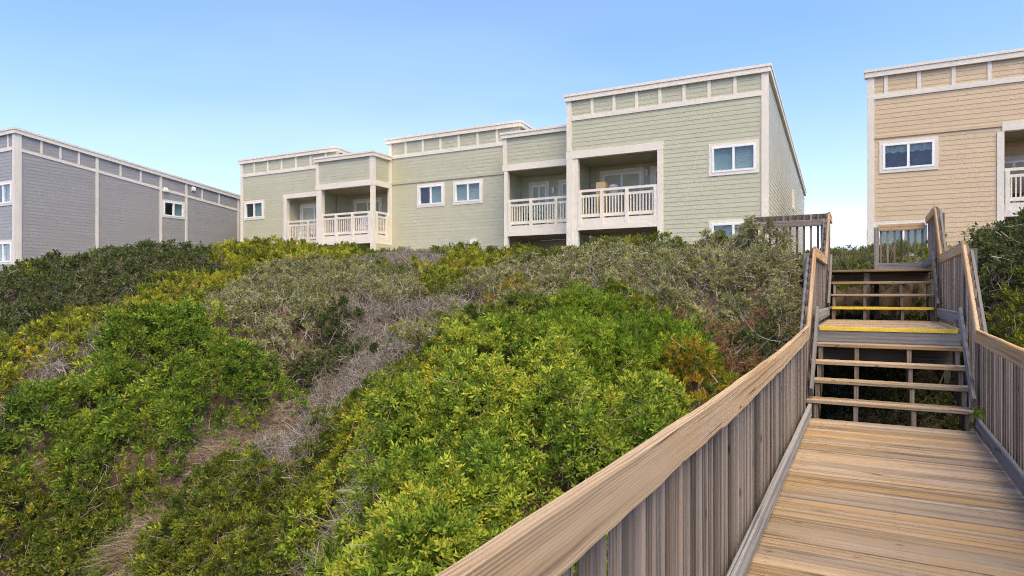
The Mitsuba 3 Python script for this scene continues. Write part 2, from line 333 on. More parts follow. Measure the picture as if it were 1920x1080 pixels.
# key, kind, x, y, radius, label, how far the crown stands above the general cover
PL = [('leafy_shrub', 'leafy', -0.25, 5.0, 1.35, 'large bright green shrub with glossy leaf rosettes in the foreground, beside the near handrail', 0.38), ('leafy_shrub_001', 'fresh', 0.77, 7.7, 1.25, 'fresh green shrub with upright feathery shoots at the top of the big foreground mass', -0.08), ('leafy_shrub_002', 'leafy', -0.17, 3.4, 1.0, 'bright green leafy shrub low under the near handrail at the bottom of the picture', 0.2), ('orange_shrub', 'orange', 1.52, 6.4, 0.62, 'green shrub with orange brown leaf tips just left of the handrail', 0.22), ('yellow_shrub', 'yellow', -0.84, 5.9, 0.62, 'yellow green shrub with pale yellow tips left of the big foreground shrub', 0.22), ('yellow_shrub_001', 'yellow', 0.0, 7.0, 0.45, 'small yellow tipped shrub near the top of the big foreground shrub', 0.0), ('leafy_shrub_003', 'deep', -4.95, 9.0, 1.45, 'rounded bright green shrub on the left slope, beside the bare gully', 0.36), ('leafy_shrub_004', 'leafy', -4.77, 10.4, 0.85, 'bright green shrub directly above the rounded shrub on the left slope', 0.1), ('leafy_shrub_005', 'deep', -5.47, 8.2, 0.75, 'deep green shrub right of the grey brushwood at the left edge', 0.2), ('dark_hedge', 'dark', -9.13, 13.2, 2.5, 'dark green hedge with pale twigs below the grey building, at the far left', 0.08), ('dark_hedge_001', 'dark', -8.88, 16.4, 2.2, 'dark green rounded hedge under the long grey side wall', 0.06), ('dark_hedge_002', 'dark', -10.37, 12.2, 1.9, 'darkest part of the hedge at the left edge of the picture', -0.1), ('olive_shrub', 'olive', -4.38, 14.6, 1.95, 'olive grey mound of scrub in the middle below the corner porch', 0.25), ('olive_shrub_001', 'olive', -4.25, 11.6, 1.25, 'olive scrub on the shaded flank of the middle mound, above the left bright shrub', 0.25), ('olive_shrub_002', 'dark', -3.28, 11.4, 1.15, 'scrub with bare stems at the foot of the middle mound, shade put into its colour', 0.05), ('olive_shrub_003', 'olive', 1.99, 12.6, 2.0, 'grey green twiggy scrub below the largest balcony', -0.15), ('olive_shrub_004', 'olive', 3.38, 11.6, 1.5, 'grey twiggy scrub below the tall end wall, left of the upper railing', 0.04), ('olive_shrub_005', 'olive', 4.33, 10.4, 1.15, 'olive green scrub beside the left stair railing', -0.15), ('olive_shrub_006', 'dark', 3.43, 8.4, 0.8, 'dark shaded scrub low beside the left stair railing', 0.05), ('rust_shrub', 'rust', 3.11, 9.0, 0.72, 'rusty red brown shrub between the grey scrub and the big green shrub', 0.15), ('rust_shrub_001', 'rust', 2.86, 7.9, 0.5, 'brownish dry shrub just above the handrail near the stairs', 0.05), ('olive_shrub_007', 'olive', 0.61, 14.6, 1.6, 'mixed olive scrub below the low middle porch', -0.08), ('bare_shrub', 'bare', -2.42, 10.0, 1.0, 'leafless grey brushwood running up beside the bare gully', -0.08), ('bare_shrub_001', 'bare', -2.17, 13.0, 1.5, 'purplish grey leafless brushwood in the middle of the slope', -0.08), ('bare_shrub_002', 'bare', -2.93, 18.5, 1.3, 'grey leafless brush on the crest under the middle block with two windows', -0.08), ('bare_shrub_003', 'bare', -6.44, 8.4, 0.75, 'tangle of bare pale twigs at the left edge of the picture', -0.08), ('bare_shrub_004', 'bare', -1.48, 4.55, 0.42, 'pale dead twigs at the bottom of the picture left of the big shrub', -0.08), ('bare_shrub_005', 'bare', -6.68, 9.9, 0.5, 'grey dead branches among golden shrubs on the left slope', -0.08), ('bare_shrub_006', 'bare', -2.62, 8.5, 0.62, 'low grey twigs at the lower end of the brushwood strip', -0.08), ('bare_shrub_007', 'olive', -0.8, 12.0, 1.0, 'grey brown scrub above the big shrub, left of its top', -0.08), ('golden_shrub', 'gold', -7.09, 18.5, 2.3, 'yellow green shrub on the crest below the left block of the green building', 0.05), ('golden_shrub_001', 'gold', -6.89, 14.5, 1.6, 'golden green shrub on the slope right of the dark hedge', 0.05), ('golden_shrub_002', 'gold', -1.1, 17.6, 1.3, 'golden green shrub on the crest under the low middle porch', -0.08), ('golden_shrub_003', 'orange', 0.0, 12.8, 0.75, 'golden orange shrub above the left end of the big foreground shrub', 0.05), ('golden_shrub_004', 'orange', -0.31, 10.6, 0.55, 'small orange tinted shrub at the upper left edge of the big foreground shrub', 0.05), ('golden_shrub_005', 'gold', -7.22, 12.2, 1.15, 'golden green shrub along the foot of the dark hedge', 0.05), ('golden_shrub_006', 'gold', -7.19, 9.8, 1.1, 'golden green shrub below the dark hedge near the left edge', 0.05), ('dark_hedge_003', 'dark', 7.29, 10.0, 1.35, 'dark green hedge right of the stairs, in front of the tan building', 0.15), ('dark_hedge_004', 'dark', 8.0, 9.6, 1.6, 'dark hedge at the right edge of the picture above the handrail', 0.15), ('golden_shrub_007', 'gold', 5.77, 7.4, 0.55, 'small yellow green shrub behind the right handrail below the dark hedge', 0.05), ('pine_shrub', 'pine', 9.45, 18.0, 1.5, 'grey green needle leaved shrub in the gap between the green and tan buildings', 0.05), ('dark_hedge_005', 'dark', 9.0, 14.8, 1.0, 'dark green shrub seen through the pickets at the back of the top landing', 0.05), ('bare_shrub_008', 'bare', -2.59, 7.5, 0.45, 'scattered dry twigs where the brushwood strip meets the bare soil', -0.08), ('darkening_plants', 'dark', 5.23, 8.6, 0.02, 'dark plants behind the open stair treads, packed in to darken the gaps', 0.05)]  # foot of middle mound: dark kind puts the hollow's shade into its leaf colour
NAMES = [p_[0] for p_ in PL]
PX, PY, PRAD, PHT = (np.array([p_[i] for p_ in PL], float) for i in (2, 3, 4, 6))
PKIND = [p_[1] for p_ in PL]


def nearest_plant(x, y, jitter):
    """Index of the plant that covers each point (-1: ground cover) and the distance in units of its radius; ragged borders."""
    w1 = meshkit.fbm(np.stack([x * 1.4, y * 1.4, x * 0], -1), 3, seed=17) - 0.5
    wx = x + (meshkit.fbm(np.stack([x * 0.7, y * 0.7, x * 0 + 5], -1), 2, seed=31) - 0.5) * 1.2 + (RNG.normal(0, 0.10, x.shape) if jitter else 0)
    wy = y + (meshkit.fbm(np.stack([x * 0.8 + 40, y * 0.8, x * 0], -1), 3, seed=8) - 0.5) * 1.9 + (RNG.normal(0, 0.15, x.shape) if jitter else 0)
    dist, who = np.full(x.shape, 9.0), np.full(x.shape, -1)
    for i in range(len(PL)):
        dd = np.hypot(wx - PX[i], wy - PY[i]) / PRAD[i] + w1 * 0.5
        m = dd < dist
        dist[m], who[m] = dd[m], i
    who[dist > 1.12] = -1
    return who, dist


# the gullies: two bare, sunken strips of dry grass and soil that run down the slope
GUL = np.array([(-3.0, 20.0), (-2.4, 16.5), (-2.3, 13.0), (-2.5, 11.2), (-2.95, 9.6), (-3.25, 8.6), (-3.55, 7.7), (-3.75, 6.8), (-3.7, 6.0), (-3.6, 5.2)])


def seg_dist(x, y, line):
    best = np.full(np.shape(x), 1e9)
    for (x0, y0), (x1, y1) in zip(line[:-1], line[1:]):
        t = np.clip(((x - x0) * (x1 - x0) + (y - y0) * (y1 - y0)) / ((x1 - x0) ** 2 + (y1 - y0) ** 2), 0, 1)
        best = np.minimum(best, np.hypot(x - x0 - t * (x1 - x0), y - y0 - t * (y1 - y0)))
    return best


gd = seg_dist(gx, gy, GUL)
bare = np.exp(-(gd / 0.55) ** 2) * np.clip((12.5 - gy) / 4, 0, 1)
pw, pd = nearest_plant(gx, gy, False)
stand = np.append(PHT, 0.0)[pw] * np.clip((1.15 - pd) / 0.55, 0, 1) ** 0.6
from scipy.ndimage import gaussian_filter
stand = gaussian_filter(stand, 1.2)
cover = SM - 0.32 * np.exp(-(seg_dist(gx, gy, GUL) / 1.0) ** 2) * np.clip((15 - gy) / 3, 0, 1) - 0.13 - 0.10 * np.clip((gy - 9) / 3, 0, 1) - 0.16 * np.clip((-6.5 - gx) / 3, 0, 1) * np.clip((gy - 11) / 3, 0, 1) + stand + (0.75 * lump + crown) * (1 - 0.5 * np.clip((gy - 10.5) / 3, 0, 1)) * (1 - 0.7 * bare)
# the plants keep clear of the walkway
below = np.where(ga < 0.2, -1.42 + 0.018 * ga - 0.75, np.where(ga < 4.1, -1.42 + (ga - 0.2) / 3.9 * 0.75 - 0.70, -1.37 + np.clip((ga - 4.1) / 3.0, 0, 1) * 0.9))
near = np.clip(1 - (np.abs(gc - WID / 2) - 0.95) / 0.45, 0, 1) * (ga < 7.2)
cover = cover * (1 - near) + np.minimum(cover, below) * near
ground_z = cover - (0.36 * (1 - 0.75 * bare)) * (1 - 0.6 * near)
flat = np.clip((gy - 19) / 4, 0, 1)
ground_z = ground_z * (1 - flat) + np.minimum(ground_z, 0.35) * flat
COVER = RegularGridInterpolator((GX, GY), cover, bounds_error=False, fill_value=None)
GROUND = RegularGridInterpolator((GX, GY), ground_z, bounds_error=False, fill_value=None)
FINE = RegularGridInterpolator((GX, GY), fine_crown, bounds_error=False, fill_value=None)
gnx, gny = np.gradient(cover, GS_)
NX = RegularGridInterpolator((GX, GY), gnx, bounds_error=False, fill_value=None)
NY = RegularGridInterpolator((GX, GY), gny, bounds_error=False, fill_value=None)

# one ground sheet: fine near the camera, reaching to the horizon
ax = np.concatenate([-np.geomspace(3000, 26.5, 22), np.arange(-26, 22.01, 0.16), np.geomspace(22.5, 3000, 22)])
ay = np.concatenate([-np.geomspace(3000, 8.5, 22), np.arange(-8, 32.01, 0.16), np.geomspace(32.5, 3000, 22)])
hx, hy = np.meshgrid(ax, ay, indexing='ij')
qx, qy = np.clip(hx, -26, 22), np.clip(hy, -8, 32)
hz = GROUND(np.stack([qx.ravel(), qy.ravel()], 1)).reshape(hx.shape)
far = np.clip((np.hypot(hx - qx, hy - qy)) / 12, 0, 1)
hz = hz * (1 - far) + far * np.where(hy > 0, 0.3, -4.6)
hz = hz + (meshkit.fbm(np.stack([hx, hy, hx * 0], -1) * 5, 3, seed=8) - 0.5) * 0.08
m_, n_ = hx.shape
idx = np.arange(m_ * n_).reshape(m_, n_)
quad = np.stack([idx[:-1, :-1], idx[1:, :-1], idx[1:, 1:], idx[:-1, 1:]], -1).reshape(-1, 4)
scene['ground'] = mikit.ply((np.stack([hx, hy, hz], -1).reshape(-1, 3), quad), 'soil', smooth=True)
tag('ground', 'brown sandy soil of the dune under and between the shrubs', 'ground', kind='structure')



# ------------------------------------------------------------------ the condominium blocks
COURSE = 0.145
TRIM = 'trim_paint'


def cells(s0, s1, z0, z1, holes):
    ss = sorted({s0, s1, *[min(max(h[i], s0), s1) for h in holes for i in (0, 1)]})
    zs = sorted({z0, z1, *[min(max(h[i], z0), z1) for h in holes for i in (2, 3)]})
    out = []
    for z_0, z_1 in zip(zs[:-1], zs[1:]):
        run = None
        for s_0, s_1 in zip(ss[:-1], ss[1:]):
            a, b = (s_0 + s_1) / 2, (z_0 + z_1) / 2
            if any(h[0] < a < h[1] and h[2] < b < h[3] for h in holes):
                run = None
            elif run:
                run[1] = s_1
            else:
                run = [s_0, s_1, z_0, z_1]
                out.append(run)
    return out


def lap(mb, fr, s0, s1, z0, z1):
    """One lap-siding board: proud at its lower edge, flush at its top."""
    prof = [(0.0, z0), (0.012, z0), (0.002, z1), (0.0, z1)]
    v = [fr(s, d, z) for s in (s0, s1) for d, z in prof]
    mb.add(v, [[0, 4, 5, 1], [1, 5, 6, 2], [2, 6, 7, 3], [3, 7, 4, 0]])
    mb.add([v[0], v[1], v[2], v[3]], [[0, 1, 2, 3]])
    mb.add([v[4], v[5], v[6], v[7]], [[0, 3, 2, 1]])


def wall(bld, fr, s0, s1, z0, z1, holes, mat, top=None, low=1.0, name='wall'):
    """A wall with openings: a backing, and every course of its lap siding a part of its own. top(s): underside of a sloping roof."""
    w = num(bld + '__' + name)
    mb = MB()
    if top is None:
        for c in cells(s0, s1, z0, z1, holes):
            fr.box(mb, c[0], c[1], -0.14, -0.001, c[2], c[3])
    else:
        zb = min(top(s0), top(s1)) - 0.05
        for c in cells(s0, s1, z0, zb, holes):
            fr.box(mb, c[0], c[1], -0.14, -0.001, c[2], c[3])
        mb.add([fr(s, d, z) for s in (s0, s1) for d in (-0.14, -0.001) for z in (zb, top(s))], BOXF)
    mb.put(w, mat)
    z = math.floor(low / COURSE) * COURSE
    while z < z1 - 0.02:
        za, zc = z, min(z + COURSE, z1)
        e0, e1 = s0, s1
        if top is not None:
            if top(s0) > top(s1):
                e1 = s1 if top(s1) > zc else s0 + (s1 - s0) * (top(s0) - zc) / (top(s0) - top(s1))
            if e1 - e0 < 0.15:
                break
        mid = (za + zc) / 2
        for c in cells(e0, e1, za, zc, [(h[0], h[1], za - 1, zc + 1) for h in holes if h[2] < mid < h[3]]):
            b = MB()
            lap(b, fr, c[0], c[1], za, zc)
            b.put(num(w + '__siding_board'), mat)
        z += COURSE
    return w


def trim(bld, fr, s0, s1, z0, z1, d0=0.0, d1=0.035, name='trim', mat=None):
    mb = MB()
    fr.box(mb, s0, s1, d0, d1, z0, z1)
    mb.put(num(bld + '__' + name), mat or TRIM)


def window(bld, fr, s0, s1, z0, z1, look=('dark', 'blind'), tr=0.10):
    """Horizontal slider: painted casing, white vinyl frame with a meeting stile, two panes, a dim room behind."""
    w = num(bld + '__window')
    a0, a1, b0, b1 = s0 + tr, s1 - tr, z0 + tr, z1 - tr
    mb = MB()
    for q in ((a0, a1, b1 - 0.06, b1), (a0, a1, b0, b0 + 0.06), (a0, a0 + 0.06, b0 + 0.06, b1 - 0.06), (a1 - 0.06, a1, b0 + 0.06, b1 - 0.06)):
        fr.box(mb, q[0], q[1], -0.07, 0.045, q[2], q[3])
    m = (a0 + a1) / 2
    fr.box(mb, m - 0.035, m + 0.035, -0.06, 0.04, b0 + 0.06, b1 - 0.06)
    mb.put(w, 'vinyl_white')
    mb = MB()
    for q in ((s0, s1, z1 - tr, z1), (s0, s1, z0, z0 + tr), (s0, a0, z0 + tr, z1 - tr), (a1, s1, z0 + tr, z1 - tr)):
        fr.box(mb, q[0], q[1], -0.002, 0.032, q[2], q[3])
    mb.put(w + '__casing', TRIM)
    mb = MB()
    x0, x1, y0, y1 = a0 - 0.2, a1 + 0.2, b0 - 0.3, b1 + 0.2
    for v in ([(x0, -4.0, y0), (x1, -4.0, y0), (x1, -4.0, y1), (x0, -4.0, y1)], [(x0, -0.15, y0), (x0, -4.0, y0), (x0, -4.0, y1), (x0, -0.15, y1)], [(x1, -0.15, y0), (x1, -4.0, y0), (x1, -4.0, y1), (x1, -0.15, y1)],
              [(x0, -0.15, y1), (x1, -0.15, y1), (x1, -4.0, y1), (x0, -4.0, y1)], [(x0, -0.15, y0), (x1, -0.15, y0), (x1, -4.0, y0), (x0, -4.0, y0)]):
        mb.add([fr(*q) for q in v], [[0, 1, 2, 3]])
    mb.put(w + '__room', 'room_dim_tone')
    for i, (p0, p1) in enumerate(((a0 + 0.06, m - 0.035), (m + 0.035, a1 - 0.06))):
        mb = MB()
        d = -0.035 + 0.03 * i
        mb.add([fr(p0 + 0.002, d, b0 + 0.062), fr(p1 - 0.002, d, b0 + 0.062), fr(p1 - 0.002, d, b1 - 0.062), fr(p0 + 0.002, d, b1 - 0.062)], [[0, 1, 2, 3]])
        mb.put(num(w + '__pane'), 'glass')
        if look[i] in ('blind', 'half', 'curtain'):
            mb = MB()
            low = b0 + 0.03 if look[i] == 'blind' else b0 + (b1 - b0) * (0.55 if look[i] == 'half' else 0.68)
            n = 14
            for k in range(n):
                za = low + (b1 - 0.06 - low) * k / n
                zb = low + (b1 - 0.06 - low) * (k + 1) / n
                if look[i] == 'curtain':
                    break
                mb.add([fr(p0 - 0.02, -0.10, za), fr(p1 + 0.02, -0.10, za), fr(p1 + 0.02, -0.12, zb), fr(p0 - 0.02, -0.12, zb)], [[0, 1, 2, 3]])
            if look[i] == 'curtain':
                xs = np.linspace(p0 - 0.02, p1 + 0.02, 30)
                dd = -0.13 + 0.015 * np.sin(np.arange(30) * 1.9)
                vv = [fr(x, d_, zz) for x, d_ in zip(xs, dd) for zz in (low + 0.02 * math.sin(x * 25), b1 - 0.05)]
                mb.add(vv, [[2 * k, 2 * k + 2, 2 * k + 3, 2 * k + 1] for k in range(29)])
            mb.put(num(w + ('__curtain' if look[i] == 'curtain' else '__blind')), 'curtain' if look[i] == 'curtain' else 'blind')
        elif look[i] == 'dim':
            mb = MB()
            mb.add([fr(p0 - 0.02, -0.10, b0), fr(p1 + 0.02, -0.10, b0), fr(p1 + 0.02, -0.10, b1), fr(p0 - 0.02, -0.10, b1)], [[0, 1, 2, 3]])
            mb.put(num(w + '__blind'), 'window_dim_tone')  # added sheet that carries the room's bluish dimness in its colour, not a blind
    return w


def glass_door(bld, fr, s0, s1, z0, z1, panels=2, name='door'):
    """Glazed door in a wide painted casing."""
    w = num(bld + '__' + name)
    mb = MB()
    for q in ((s0, s1, z1 - 0.14, z1), (s0, s0 + 0.13, z0, z1 - 0.14), (s1 - 0.13, s1, z0, z1 - 0.14)):
        fr.box(mb, q[0], q[1], -0.03, 0.045, q[2], q[3])
    mb.put(w, TRIM)
    a0, a1, b1 = s0 + 0.13, s1 - 0.13, z1 - 0.14
    mb = MB()
    fw = 0.06
    for q in ((a0, a1, b1 - fw, b1), (a0, a1, z0, z0 + 0.12), (a0, a0 + fw, z0 + 0.12, b1 - fw), (a1 - fw, a1, z0 + 0.12, b1 - fw)):
        fr.box(mb, q[0], q[1], -0.05, 0.02, q[2], q[3])
    cuts = np.linspace(a0 + fw, a1 - fw, panels + 1)
    for c in cuts[1:-1]:
        fr.box(mb, c - 0.035, c + 0.035, -0.045, 0.03, z0 + 0.12, b1 - fw)
    mb.put(w + '__frame', 'vinyl_white')
    for c0, c1 in zip(cuts[:-1], cuts[1:]):
        mb = MB()
        mb.add([fr(c0, -0.02, z0 + 0.12), fr(c1, -0.02, z0 + 0.12), fr(c1, -0.02, b1 - fw), fr(c0, -0.02, b1 - fw)], [[0, 1, 2, 3]])
        mb.put(num(w + '__pane'), 'glass')
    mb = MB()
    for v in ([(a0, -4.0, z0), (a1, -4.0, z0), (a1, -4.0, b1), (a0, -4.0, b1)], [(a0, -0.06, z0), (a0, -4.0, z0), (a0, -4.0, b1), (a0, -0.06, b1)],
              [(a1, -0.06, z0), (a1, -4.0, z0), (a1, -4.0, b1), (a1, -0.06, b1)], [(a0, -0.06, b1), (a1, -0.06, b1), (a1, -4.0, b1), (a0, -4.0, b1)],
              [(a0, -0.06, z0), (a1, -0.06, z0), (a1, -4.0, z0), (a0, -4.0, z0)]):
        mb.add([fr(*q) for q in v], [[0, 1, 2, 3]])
    mb.put(w + '__room', 'room_dim_tone')
    return w


def railing(bld, fr, s0, s1, posts, d=-0.05, drop=True):
    """Painted balcony railing: cap, sub rail, bottom rail, square balusters, and posts that run down over the floor band."""
    r = num(bld + '__balcony_railing')
    mb = MB()
    fr.box(mb, s0, s1, d - 0.07, d + 0.05, 3.595, 3.68)
    fr.box(mb, s0, s1, d - 0.03, d + 0.015, 3.41, 3.495)
    fr.box(mb, s0, s1, d - 0.03, d + 0.015, 2.72, 2.83)
    mb.put(r, TRIM)
    for p in posts:
        mb = MB()
        fr.box(mb, p - 0.055, p + 0.055, d - 0.045, d + 0.085, 2.40 if drop else 2.72, 3.594)
        mb.put(num(r + '__post'), TRIM)
    n = max(1, int(round((s1 - s0) / 0.108)))
    for k in range(n):
        x = s0 + (k + 0.5) * (s1 - s0) / n
        if min(abs(x - p) for p in posts) < 0.08:
            continue
        mb = MB()
        fr.box(mb, x - 0.0175, x + 0.0175, d - 0.025, d + 0.012, 2.831, 3.409)
        mb.put(num(r + '__baluster'), TRIM)
    return r


def recess(bld, fr, s0, s1, back, z0, z1, mat, floor='soffit', right_open=False):
    """The inside of a balcony: side walls, back wall, ceiling and floor, with siding laps."""
    b = num(bld + '__balcony')
    mb = MB()
    sides = [Frame(fr.o + s0 * fr.e, -fr.n, fr.e)]
    if not right_open:
        sides.append(Frame(fr.o + s1 * fr.e, -fr.n, -fr.e))
    backf = Frame(fr.o - back * fr.n, fr.e, fr.n)
    for f_, L0, L1 in [(x, 0.16, back) for x in sides] + [(backf, s0 + 0.03, s1 - 0.03)]:
        f_.box(mb, L0, L1, -0.08, 0.0, z0, z1)
        z = math.ceil(z0 / COURSE) * COURSE
        while z < z1:
            lap(mb, f_, L0, L1, z, min(z + COURSE, z1))
            z += COURSE
    mb.put(b, mat)
    mb = MB()
    fr.box(mb, s0, s1, -back, -0.17, z1 + 0.002, z1 + 0.10)
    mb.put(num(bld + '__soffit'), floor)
    mb = MB()
    fr.box(mb, s0, s1, -back, -0.17, z0 - 0.12, z0 - 0.003)
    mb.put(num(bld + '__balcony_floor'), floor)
    return backf


def floor_band(bld, fr, s0, s1, d=0.0):
    trim(bld, fr, s0, s1, 2.44, 2.66, d - 0.12, d + 0.012, 'balcony_fascia')
    trim(bld, fr, s0, s1, 2.27, 2.435, d - 0.12, d + 0.03, 'balcony_beam')


def frieze(bld, fr, s0, s1, step, z0=6.14, z1=6.84, first=None):
    trim(bld, fr, s0, s1, z0, z0 + 0.15, -0.005, 0.04, 'frieze_rail')
    x = s0 + (first if first is not None else step)
    while x < s1 - 0.2:
        trim(bld, fr, x - 0.05, x + 0.05, z0 + 0.151, z1, -0.005, 0.036, 'batten')
        x += step


def fascia(mb, fr, s0, s1, z0=6.83, z1=7.07, over=0.10):
    fr.box(mb, s0 - over, s1 + over, -0.16, over, z0, z1 - 0.085)
    fr.box(mb, s0 - over - 0.02, s1 + over + 0.02, -0.16, over + 0.025, z1 - 0.083, z1)


def slope_fascia(mb, fr, L, drop, z0=6.83, z1=7.07, over=0.10, start=-0.10):
    """Fascia along a side wall whose roof falls towards the back; fr is the side wall's frame."""
    for a, b, q in ((z0, z1 - 0.085, over), (z1 - 0.083, z1, over + 0.025)):
        k = lambda s: -drop * max(s, 0) / L
        for t0, t1 in ((start, 0.0), (0.0, L + 0.1)):
            mb.add([fr(t, d, z + k(t)) for t in (t0, t1) for d in (-0.10, q) for z in (a, b)], BOXF)


def roof_slab(mb, fr, s0, s1, back, z, drop):
    mb.add([fr(s, d, zz) for s in (s0, s1) for d, zs in ((-0.02, (z - 0.12, z)), (-back, (z - 0.12 - drop, z - drop))) for zz in zs], BOXF)


def chair(key, fr, s, d, z, label, mat='plastic_white', face=1, group=None):
    """Garden chair with a fanned, slatted back, as seen over the balcony rail."""
    def P(x, y, zz):
        return fr(s + x, d + face * y, z + zz)
    mb = MB()
    mb.add([P(x, y, zz) for x in (-0.27, 0.27) for y, zb, zt in ((0.30, 0.36, 0.40), (-0.22, 0.28, 0.32)) for zz in (zb, zt)], BOXF)
    mb.put(key + '__seat', mat)
    for k in range(7):
        t = (k - 3) / 3.0
        h = 0.98 - 0.13 * t * t
        b = MB()
        b.add([P(x, y, zz) for x0, x1, y, zz in ((0.17 * t - 0.022, 0.17 * t + 0.022, -0.20, 0.3), (0.25 * t - 0.035, 0.25 * t + 0.035, -0.44, h)) for x in (x0, x1) for y in (y, y - 0.02)],
              [[0, 1, 3, 2], [4, 6, 7, 5], [0, 4, 5, 1], [2, 3, 7, 6], [0, 2, 6, 4], [1, 5, 7, 3]])
        b.put(num(key + '__back_slat'), mat)
    for x in (-0.30, 0.30):
        b = MB()
        b.add([P(x + q, y, zz) for q in (-0.05, 0.05) for y in (-0.30, 0.34) for zz in (0.54, 0.565)], BOXF)
        b.put(num(key + '__arm'), mat)
        for y in (0.28, -0.24):
            b = MB()
            b.add([P(x + q, y + r, zz) for q in (-0.02, 0.02) for r in (-0.04, 0.04) for zz in (0.0, 0.539)], BOXF)
            b.put(num(key + '__leg'), mat)
    tag(key, label, 'chair', group)


GB = 'green_building'
G0 = frame_yaw((7.84, 19.64), 27.5)          # the right front corner of the tall end block
GA = Frame(G0.o - 2.15 * G0.n, G0.e, G0.n)   # the long main wall
GL = Frame(G0.o - 0.90 * G0.n, G0.e, G0.n)   # the low porches between the blocks
SG = 'siding_green'
# the tall end block
wall(GB, G0, -6.62, -0.001, 0.2, 6.84, [(-6.42, -3.33, 0.2, 4.79), (-1.75, -0.24, 3.78, 4.80), (-1.75, -0.24, 1.5, 2.36)], SG, low=1.1)
frieze(GB, G0, -6.45, -0.16, 0.79, first=0.76)
trim(GB, G0, -6.64, -6.46, 5.07, 6.83, -0.10, 0.045, 'corner_board')
trim(GB, G0, -0.17, 0.03, 0.2, 6.83, -0.08, 0.045, 'corner_board')
trim(GB, G0, -6.66, -3.20, 4.80, 5.06, -0.16, 0.05, 'header_beam')
trim(GB, G0, -6.64, -6.40, 0.2, 4.795, -0.16, 0.048, 'porch_post')
trim(GB, G0, -6.399, -6.22, 0.2, 4.795, -0.16, 0.02, 'porch_post')
trim(GB, G0, -3.40, -3.21, 0.2, 4.795, -0.16, 0.046, 'porch_post')
bk = recess(GB, G0, -6.42, -3.33, 1.7, 2.66, 4.78, SG)
glass_door(GB, bk, -6.02, -4.32, 2.66, 4.62)
glass_door(GB, bk, -4.10, -3.36, 2.66, 4.62, 1)
trim(GB, bk, -4.27, -4.19, 4.30, 4.52, 0.02, 0.10, 'porch_lamp', 'plastic_white')
floor_band(GB, G0, -6.22, -3.40)
railing(GB, G0, -6.20, -3.42, (-6.15, -5.34, -4.45, -3.47))
recess(GB, G0, -6.42, -3.33, 1.7, 0.2, 2.26, SG)
window(GB, G0, -1.75, -0.24, 3.78, 4.80, ('dim', 'blind'))
window(GB, G0, -1.75, -0.24, 1.40, 2.36, ('dim', 'dim'))
GS = G0.side(0, 0)
wall(GB, GS, 0.0, 19.9, 0.2, 7.0, [(10.2, 11.2, 3.85, 4.75)], SG, top=lambda s: 6.84 - 1.05 * s / 19.9, low=1.0)
window(GB, GS, 10.2, 11.2, 3.85, 4.75, ('dark', 'dark'))
for s in (3.94, 8.67, 14.6):
    trim(GB, GS, s - 0.03, s + 0.03, 0.2, 6.6 - 1.05 * s / 19.9, 0.0, 0.028, 'side_batten', SG)
mb = MB()
fascia(mb, G0, -6.60, 0.0)
slope_fascia(mb, GS, 19.9, 1.05)
roof_slab(mb, G0, -6.6, 0.0, 19.9, 7.0, 1.05)
mb.put(GB + '__roof', TRIM)
mb = MB()
GS.box(mb, 12.9, 13.3, 0.0, 0.16, 5.55, 5.95)
mb.put(GB + '__vent_hood', 'plastic_white')
# left flank of the tall block, above the low porch
GF = Frame(G0.o - 6.62 * G0.e, -G0.n, -G0.e)
wall(GB, GF, 0.12, 19.0, 0.2, 7.0, [], SG, top=lambda s: 6.84 - 1.05 * s / 19.9, low=5.0)
# the main wall: left block and middle block
LWIN = (-25.72, -24.23, 3.88, 4.88)
wall(GB, GA, -16.20, -9.60, 0.2, 6.84, [(-14.68, -13.23, 3.85, 4.88), (-12.79, -11.32, 3.85, 4.86)], SG, low=1.3)
wall(GB, GA, -25.95, -19.3, 0.2, 6.84, [LWIN, (-22.65, -19.35, 0.2, 4.80)], SG, low=1.3)
window(GB, GA, -14.68, -13.23, 3.85, 4.88, ('dark', 'dim'))
window(GB, GA, -12.79, -11.32, 3.85, 4.86, ('dim', 'blind'))
window(GB, GA, *LWIN, ('dark', 'dim'))
frieze(GB, GA, -16.1, -9.62, 0.93, first=0.80)
frieze(GB, GA, -25.8, -19.4, 0.98, first=0.85)
trim(GB, GA, -25.97, -25.80, 0.2, 6.83, -0.08, 0.045, 'corner_board')
trim(GB, GA, -16.22, -16.08, 0.2, 6.83, -0.08, 0.045, 'corner_board')
trim(GB, GA, -16.07, -10.2, 4.97, 5.06, 0.0, 0.045, 'drip_board', SG)
trim(GB, GA, -11.9, -11.6, 2.15, 2.32, 0.02, 0.12, 'vent_hood', 'plastic_white')
mb = MB()
fascia(mb, GA, -16.28, -9.62)
fascia(mb, GA, -25.95, -19.45)
GE = GA.side(-9.62, 0)
slope_fascia(mb, GE, 16.0, 0.8)
GE2 = GA.side(-19.45, 0)
slope_fascia(mb, GE2, 16.0, 0.8)
roof_slab(mb, GA, -16.25, -9.62, 16.0, 7.0, 0.8)
roof_slab(mb, GA, -25.95, -19.45, 16.0, 7.0, 0.8)
mb.put(GB + '__roof_001', TRIM)
mb = MB()
for s in (-25.94, -16.2):
    mb.add([GA(s_, d, z) for s_ in (s, s + 0.14) for d, zt in ((-0.15, 6.84), (-16.0, 6.04)) for z in (0.2, zt)], BOXF)
mb.put(num(GB + '__wall'), SG)
# the balcony in the left block's main wall
trim(GB, GA, -22.85, -19.3, 4.80, 5.02, -0.16, 0.05, 'header_beam')
trim(GB, GA, -22.85, -22.63, 0.2, 4.795, -0.16, 0.046, 'porch_post')
bk = recess(GB, GA, -22.65, -19.36, 0.8, 2.66, 4.78, SG)
glass_door(GB, bk, -22.55, -20.6, 2.66, 4.60)
floor_band(GB, GA, -22.62, -19.4)
railing(GB, GA, -22.60, -19.45, (-22.55, -21.2, -19.9))
